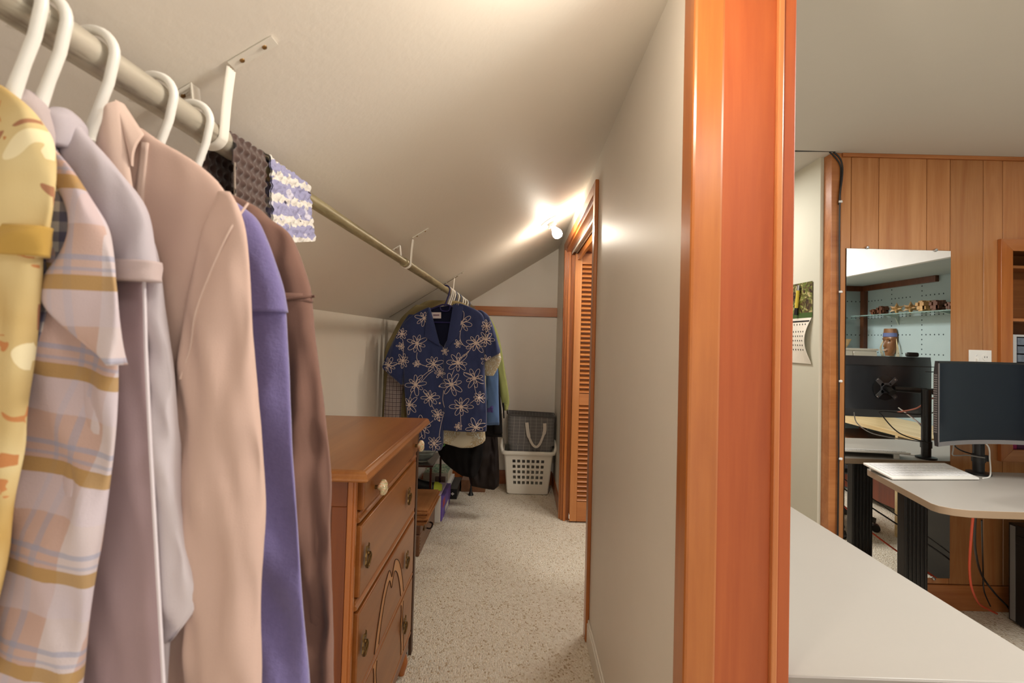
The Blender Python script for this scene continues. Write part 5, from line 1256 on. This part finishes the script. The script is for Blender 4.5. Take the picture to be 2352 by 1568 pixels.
# office chair (seen in the mirror)
ch = thing('office_chair', 'black five-star office chair base on casters, seen low in the mirror', 'chair', (2.38, 1.32, 0))
c0 = Vector((2.38, 1.32, 0))
build('column', MB().tube([c0+Vector((0, 0, .09)), c0+Vector((0, 0, .42))], .025, 14), 'black', ch)
for k in range(5):
    a = R_(72*k+32); d_ = Vector((math.cos(a), math.sin(a), 0)); p = c0+d_*.31
    lg = build('leg', MB().tube([c0+Vector((0, 0, .12)), c0+d_*.16+Vector((0, 0, .108)), p+Vector((0, 0, .078))], [.032, .028, .02], 10), plain('charcoal_nylon', (58, 56, 52), .45), ch); ROOTS[lg] = ROOTS[ch]
    n_ = Vector((-d_.y, d_.x, 0))
    build('caster', MB().tube([p-n_*.022+Vector((0, 0, .027)), p+n_*.022+Vector((0, 0, .027))], .027, 16), 'black', lg)
sd = MB(); sd.lathe([(0, .42), (.2, .42), (.235, .44), (.24, .47), (.2, .495), (0, .49)], c0, 24); build('seat', sd, cloth('black_seat_cloth', (34, 33, 34)), ch)
build('backrest', MB().loft([[Vector((c0.x+.22*math.cos(a)*k, c0.y-.22+.03*math.sin(a), z)) for a in [2*math.pi*i/20 for i in range(20)]] for z, k in ((.58, .8), (.66, 1), (.8, 1), (.92, .95), (.97, .7))]), cloth('black_back_cloth', (34, 33, 34)), ch)
build('back_bar', MB().box(c0.x-.025, c0.x+.025, c0.y-.235, c0.y-.2, .45, .62), 'black', ch)

# ---------------- counter, shelf and curios on the pegboard side (seen in the mirror)
M_['maple'] = wood('pale_maple_top', (214, 190, 142), (192, 162, 112), 1, .4, .8, .04)
ctr = thing('counter', 'pale wood counter under the pegboard, seen in the mirror', 'counter', (3.0, 1.4, 0))
build('counter_top', box(2.72, XR-.042, PY+.06, 1.80, .715, .745), 'maple', ctr, bevel=.002)
build('lower_shelf', box(2.78, XR-.042, PY+.06, 1.55, .56, .58), 'case', ctr)
build('support_panel', box(2.72, XR-.042, 1.56, 1.585, 0, .715), 'maple', ctr, bevel=.002)
build('back_board', box(3.06, 3.08, PY+.06, 1.56, .05, .56), wood('counter_red_panel', (120, 52, 22), (92, 36, 14), 2, .5), ctr)
GZ = 1.637
gl = NT('green_shelf_glass'); gl.col((.62, .86, .80)); gl.b.inputs['Transmission Weight'].default_value = .8; M_['shelfglass'] = gl.pbr(.05, .5)
gs = thing('glass_shelf', 'green-edged glass shelf on brackets across the pegboard, seen in the mirror', 'shelf', (XR-.08, 1.2, GZ))
build('glass_pane', box(XR-.165, XR-.045, PY+.06, 1.75, GZ-.008, GZ), 'shelfglass', gs)
for y in (.85, 1.4):
    q = MB(); q.add([(XR-.003, y-.006, GZ-.0085), (XR-.13, y-.006, GZ-.0085), (XR-.03, y-.006, GZ-.03), (XR-.003, y-.006, GZ-.09), (XR-.003, y+.006, GZ-.0085), (XR-.13, y+.006, GZ-.0085), (XR-.03, y+.006, GZ-.03), (XR-.003, y+.006, GZ-.09)], [(0, 1, 2, 3), (7, 6, 5, 4), (0, 4, 5, 1), (1, 5, 6, 2), (2, 6, 7, 3), (3, 7, 4, 0)])
    build('shelf_bracket', q, plain('pale_bracket', (176, 196, 190), .5), gs)
gs2 = thing('corner_glass_shelf', 'short glass shelf on the alcove end panel, seen in the mirror', 'shelf', (2.95, PY+.08, GZ-.03))
build('glass_pane', box(2.70, XR-.17, PY+.003, PY+.13, GZ-.034, GZ-.027), 'shelfglass', gs2)
build('shelf_bracket', box(2.93, 2.945, PY+.003, PY+.1, GZ-.075, GZ-.0345), plain('pale_bracket', (176, 196, 190), .5), gs2)
def burr(y, s, m, lab, seed):
    random.seed(seed); q = MB(); c = Vector((XR-.10, y, GZ+s*.98+.001))
    k = s/3.2
    for ax in range(3):
        for o1 in (-1, 1):
            for o2 in (-1, 1):
                hb = [k*.95]*3; hb[ax] = s*random.uniform(.86, .97); off = [0, 0, 0]; off[(ax+1) % 3] = o1*k*1.0+(o1*k*.9 if o2 > 0 else 0); off[(ax+2) % 3] = o2*k*1.0
                p = c+Vector(off); q.box(p.x-hb[0], p.x+hb[0], p.y-hb[1], p.y+hb[1], p.z-hb[2], p.z+hb[2])
    tag(build('burr_puzzle', q, m, None, bevel=.0012, segs=1, smooth=False), lab, 'puzzle', 'wooden interlocking puzzles on the glass shelf')
M_['pw1'] = wood('walnut_puzzle', (120, 70, 40), (84, 44, 24), 0, .4); M_['pw2'] = wood('birch_puzzle', (206, 168, 112), (180, 136, 82), 0, .4)
def star(y, s, m, lab):
    q = MB(); c = Vector((XR-.10, y, GZ+s*.72))
    for ax in ((1, 0, 0), (0, 1, 0), (0, 0, 1), (.7, .7, .5), (-.7, .7, .5), (.7, -.7, .5), (-.7, -.7, .5)):
        d_ = Vector(ax).normalized(); e1 = d_.orthogonal().normalized()*s*.42; e2 = d_.cross(e1)
        b = [c+e1, c+e2, c-e1, c-e2]; q.add([c+d_*s]+b+[c-d_*s], [(0, 1, 2), (0, 2, 3), (0, 3, 4), (0, 4, 1), (5, 2, 1), (5, 3, 2), (5, 4, 3), (5, 1, 4)])
    tag(build('star_puzzle', q, m, None, smooth=False), lab, 'puzzle', 'wooden interlocking puzzles on the glass shelf')
burr(.70, .028, 'pw1', 'smallest dark wooden burr puzzle at the corner end of the glass shelf', 1)
burr(.80, .038, 'pw1', 'dark wooden burr puzzle second along the glass shelf', 2)
star(.955, .056, 'pw2', 'pale spiky wooden star puzzle third along the glass shelf')
star(1.10, .056, 'pw2', 'golden faceted wooden star puzzle in the middle of the glass shelf')
burr(1.235, .046, 'pw2', 'pale blocky wooden cube puzzle right of the golden star', 3)
burr(1.355, .043, 'pw1', 'dark spiky wooden puzzle second from the right on the glass shelf', 4)
burr(1.47, .03, 'pw1', 'small dark wooden puzzle at the right end of the glass shelf', 5)
# bell jar clock
cx3, cy3 = 3.02, PY+.07; z0 = GZ-.026
cl = thing('dome_clock', 'brass anniversary clock under a glass dome, seen at the left of the mirror', 'clock', (cx3, cy3, z0))
build('base', MB().lathe([(0, 0), (.055, 0), (.055, .012), (.048, .016), (0, .016)], (cx3, cy3, z0), 24), 'pw1', cl)
dm = NT('clear_dome_glass'); dm.col((1, 1, 1)); dm.b.inputs['Transmission Weight'].default_value = 1; dm.b.inputs['IOR'].default_value = 1.1; dm.pbr(.02, .5)
build('dome', MB().lathe([(.045, .017), (.045, .13), (.04, .155), (.025, .175), (0, .182)], (cx3, cy3, z0), 24), dm.m, cl)
build('dial', MB().lathe([(0, 0), (.024, 0), (.024, .006), (0, .006)], (cx3, cy3+.01, z0+.12), 20, Matrix.Rotation(R_(-90), 4, 'X')), plain('brass_gold', (196, 160, 90), .3, .5, .8), cl)
build('pillar', MB().tube([(cx3-.016, cy3, z0+.016), (cx3-.016, cy3, z0+.12)], .003, 8), 'brass', cl); build('pillar', MB().tube([(cx3+.016, cy3, z0+.016), (cx3+.016, cy3, z0+.12)], .003, 8), 'brass', cl)
# carved mask
mk = thing('carved_mask', 'carved wooden mask with a blue headband hung on the pegboard, seen in the mirror', 'mask', (XR, .78, 1.40))
my, mz = .78, 1.395
def face(u, v):
    a = lerp(-1, 1, u); z = lerp(mz+.12, mz-.12, v); w = .072*(1-.55*max(0, v-.35)**1.5*1.9)*(math.sin(math.pi*min(1, .18+v*.9))**.35 if v < .4 else 1)
    if v > .92: w *= .85
    h = .055*math.sqrt(max(0, 1-a*a*.98)); nose = .022*math.exp(-(a/.16)**2)*(1 if .38 < v < .68 else 0)*min(1, (v-.36)*4); eye = -.012*math.exp(-((abs(a)-.42)/.16)**2-((v-.45)/.05)**2); mouth = .008*math.exp(-(a/.3)**2-((v-.79)/.03)**2); brow = .010*math.exp(-((v-.38)/.03)**2)*(abs(a) < .8)
    return Vector((XR-.004-h-nose-eye-mouth-brow, my+a*w, z))
build('face', MB().slab(face, 30, 40, (.004, 0, 0)), wood('carved_mask_wood', (150, 104, 62), (96, 60, 34), 2, .4), mk, ang=70)
build('headband', MB().slab(lambda u, v: face(u, lerp(.16, .30, v))-Vector((.004, 0, 0)), 24, 4, (.003, 0, 0)), plain('slate_blue_band', (92, 104, 150), .6), mk, ang=60)
for s in (-1, 1):
    p = face(.5+s*.21, .45); build('eye', MB().lathe([(0, -.002), (.008, 0), (.006, .003), (0, .004)], (p.x-.004, p.y, p.z), 12, Matrix.Rotation(R_(-90), 4, 'Y'), 1, .6), 'black', mk)
    for k in range(3): build('raffia', MB().tube(smoothpath([(XR-.02, my+s*.07, mz+.03), (XR-.03, my+s*(.088+.008*k), mz-.05), (XR-.02, my+s*(.075+.012*k), mz-.12), (XR-.02, my+s*(.085-.01*k), mz-.17)], 4), .0025, 6), plain('raffia', (196, 180, 140), .8), mk)
p = face(.5, .80); build('mouth', MB().tube([(p.x-.002, my-.018, p.z), (p.x-.005, my, p.z+.002), (p.x-.002, my+.018, p.z)], .004, 8), plain('pale_lip', (214, 180, 150), .5), mk)
# pennant and basket on the counter
tag(build('red_pennant', MB().add([(XR-.004, 1.50, 1.44), (XR-.004, 1.62, 1.48), (XR-.004, 1.62, 1.40), (XR-.001, 1.50, 1.44), (XR-.001, 1.62, 1.48), (XR-.001, 1.62, 1.40)], [(0, 1, 2), (5, 4, 3), (0, 3, 4, 1), (1, 4, 5, 2), (2, 5, 3, 0)]), plain('red_felt', (150, 30, 36), .8), None), 'small red pointed pennant on the pegboard at the mirror edge', 'pennant')
tag(build('woven_basket', MB().lathe([(0, 0), (.05, 0), (.07, .03), (.085, .07), (.09, .08), (.082, .08), (.065, .035), (.045, .008), (0, .008)], (2.95, PY+.18, 1.335), 24), plain('pale_wicker', (206, 176, 130), .7, var=.3, nscale=60), None), 'pale woven bowl on the cabinet top, seen at the left mirror edge', 'bowl')
cb = thing('low_cabinet', 'white-topped cabinet against the alcove end panel below the woven bowl', 'cabinet', (2.95, PY+.16, .745))
build('carcass', box(2.76, 3.2, PY+.07, PY+.30, .746, 1.315), 'whitem', cb, bevel=.002)
build('cabinet_top', box(2.75, 3.21, PY+.065, PY+.31, 1.316, 1.334), 'whitem', cb, bevel=.002)
build('door', box(2.77, 2.975, PY+.301, PY+.318, .76, 1.305), 'whitem', cb, bevel=.002); build('door', box(2.985, 3.19, PY+.301, PY+.318, .76, 1.305), 'whitem', cb, bevel=.002)
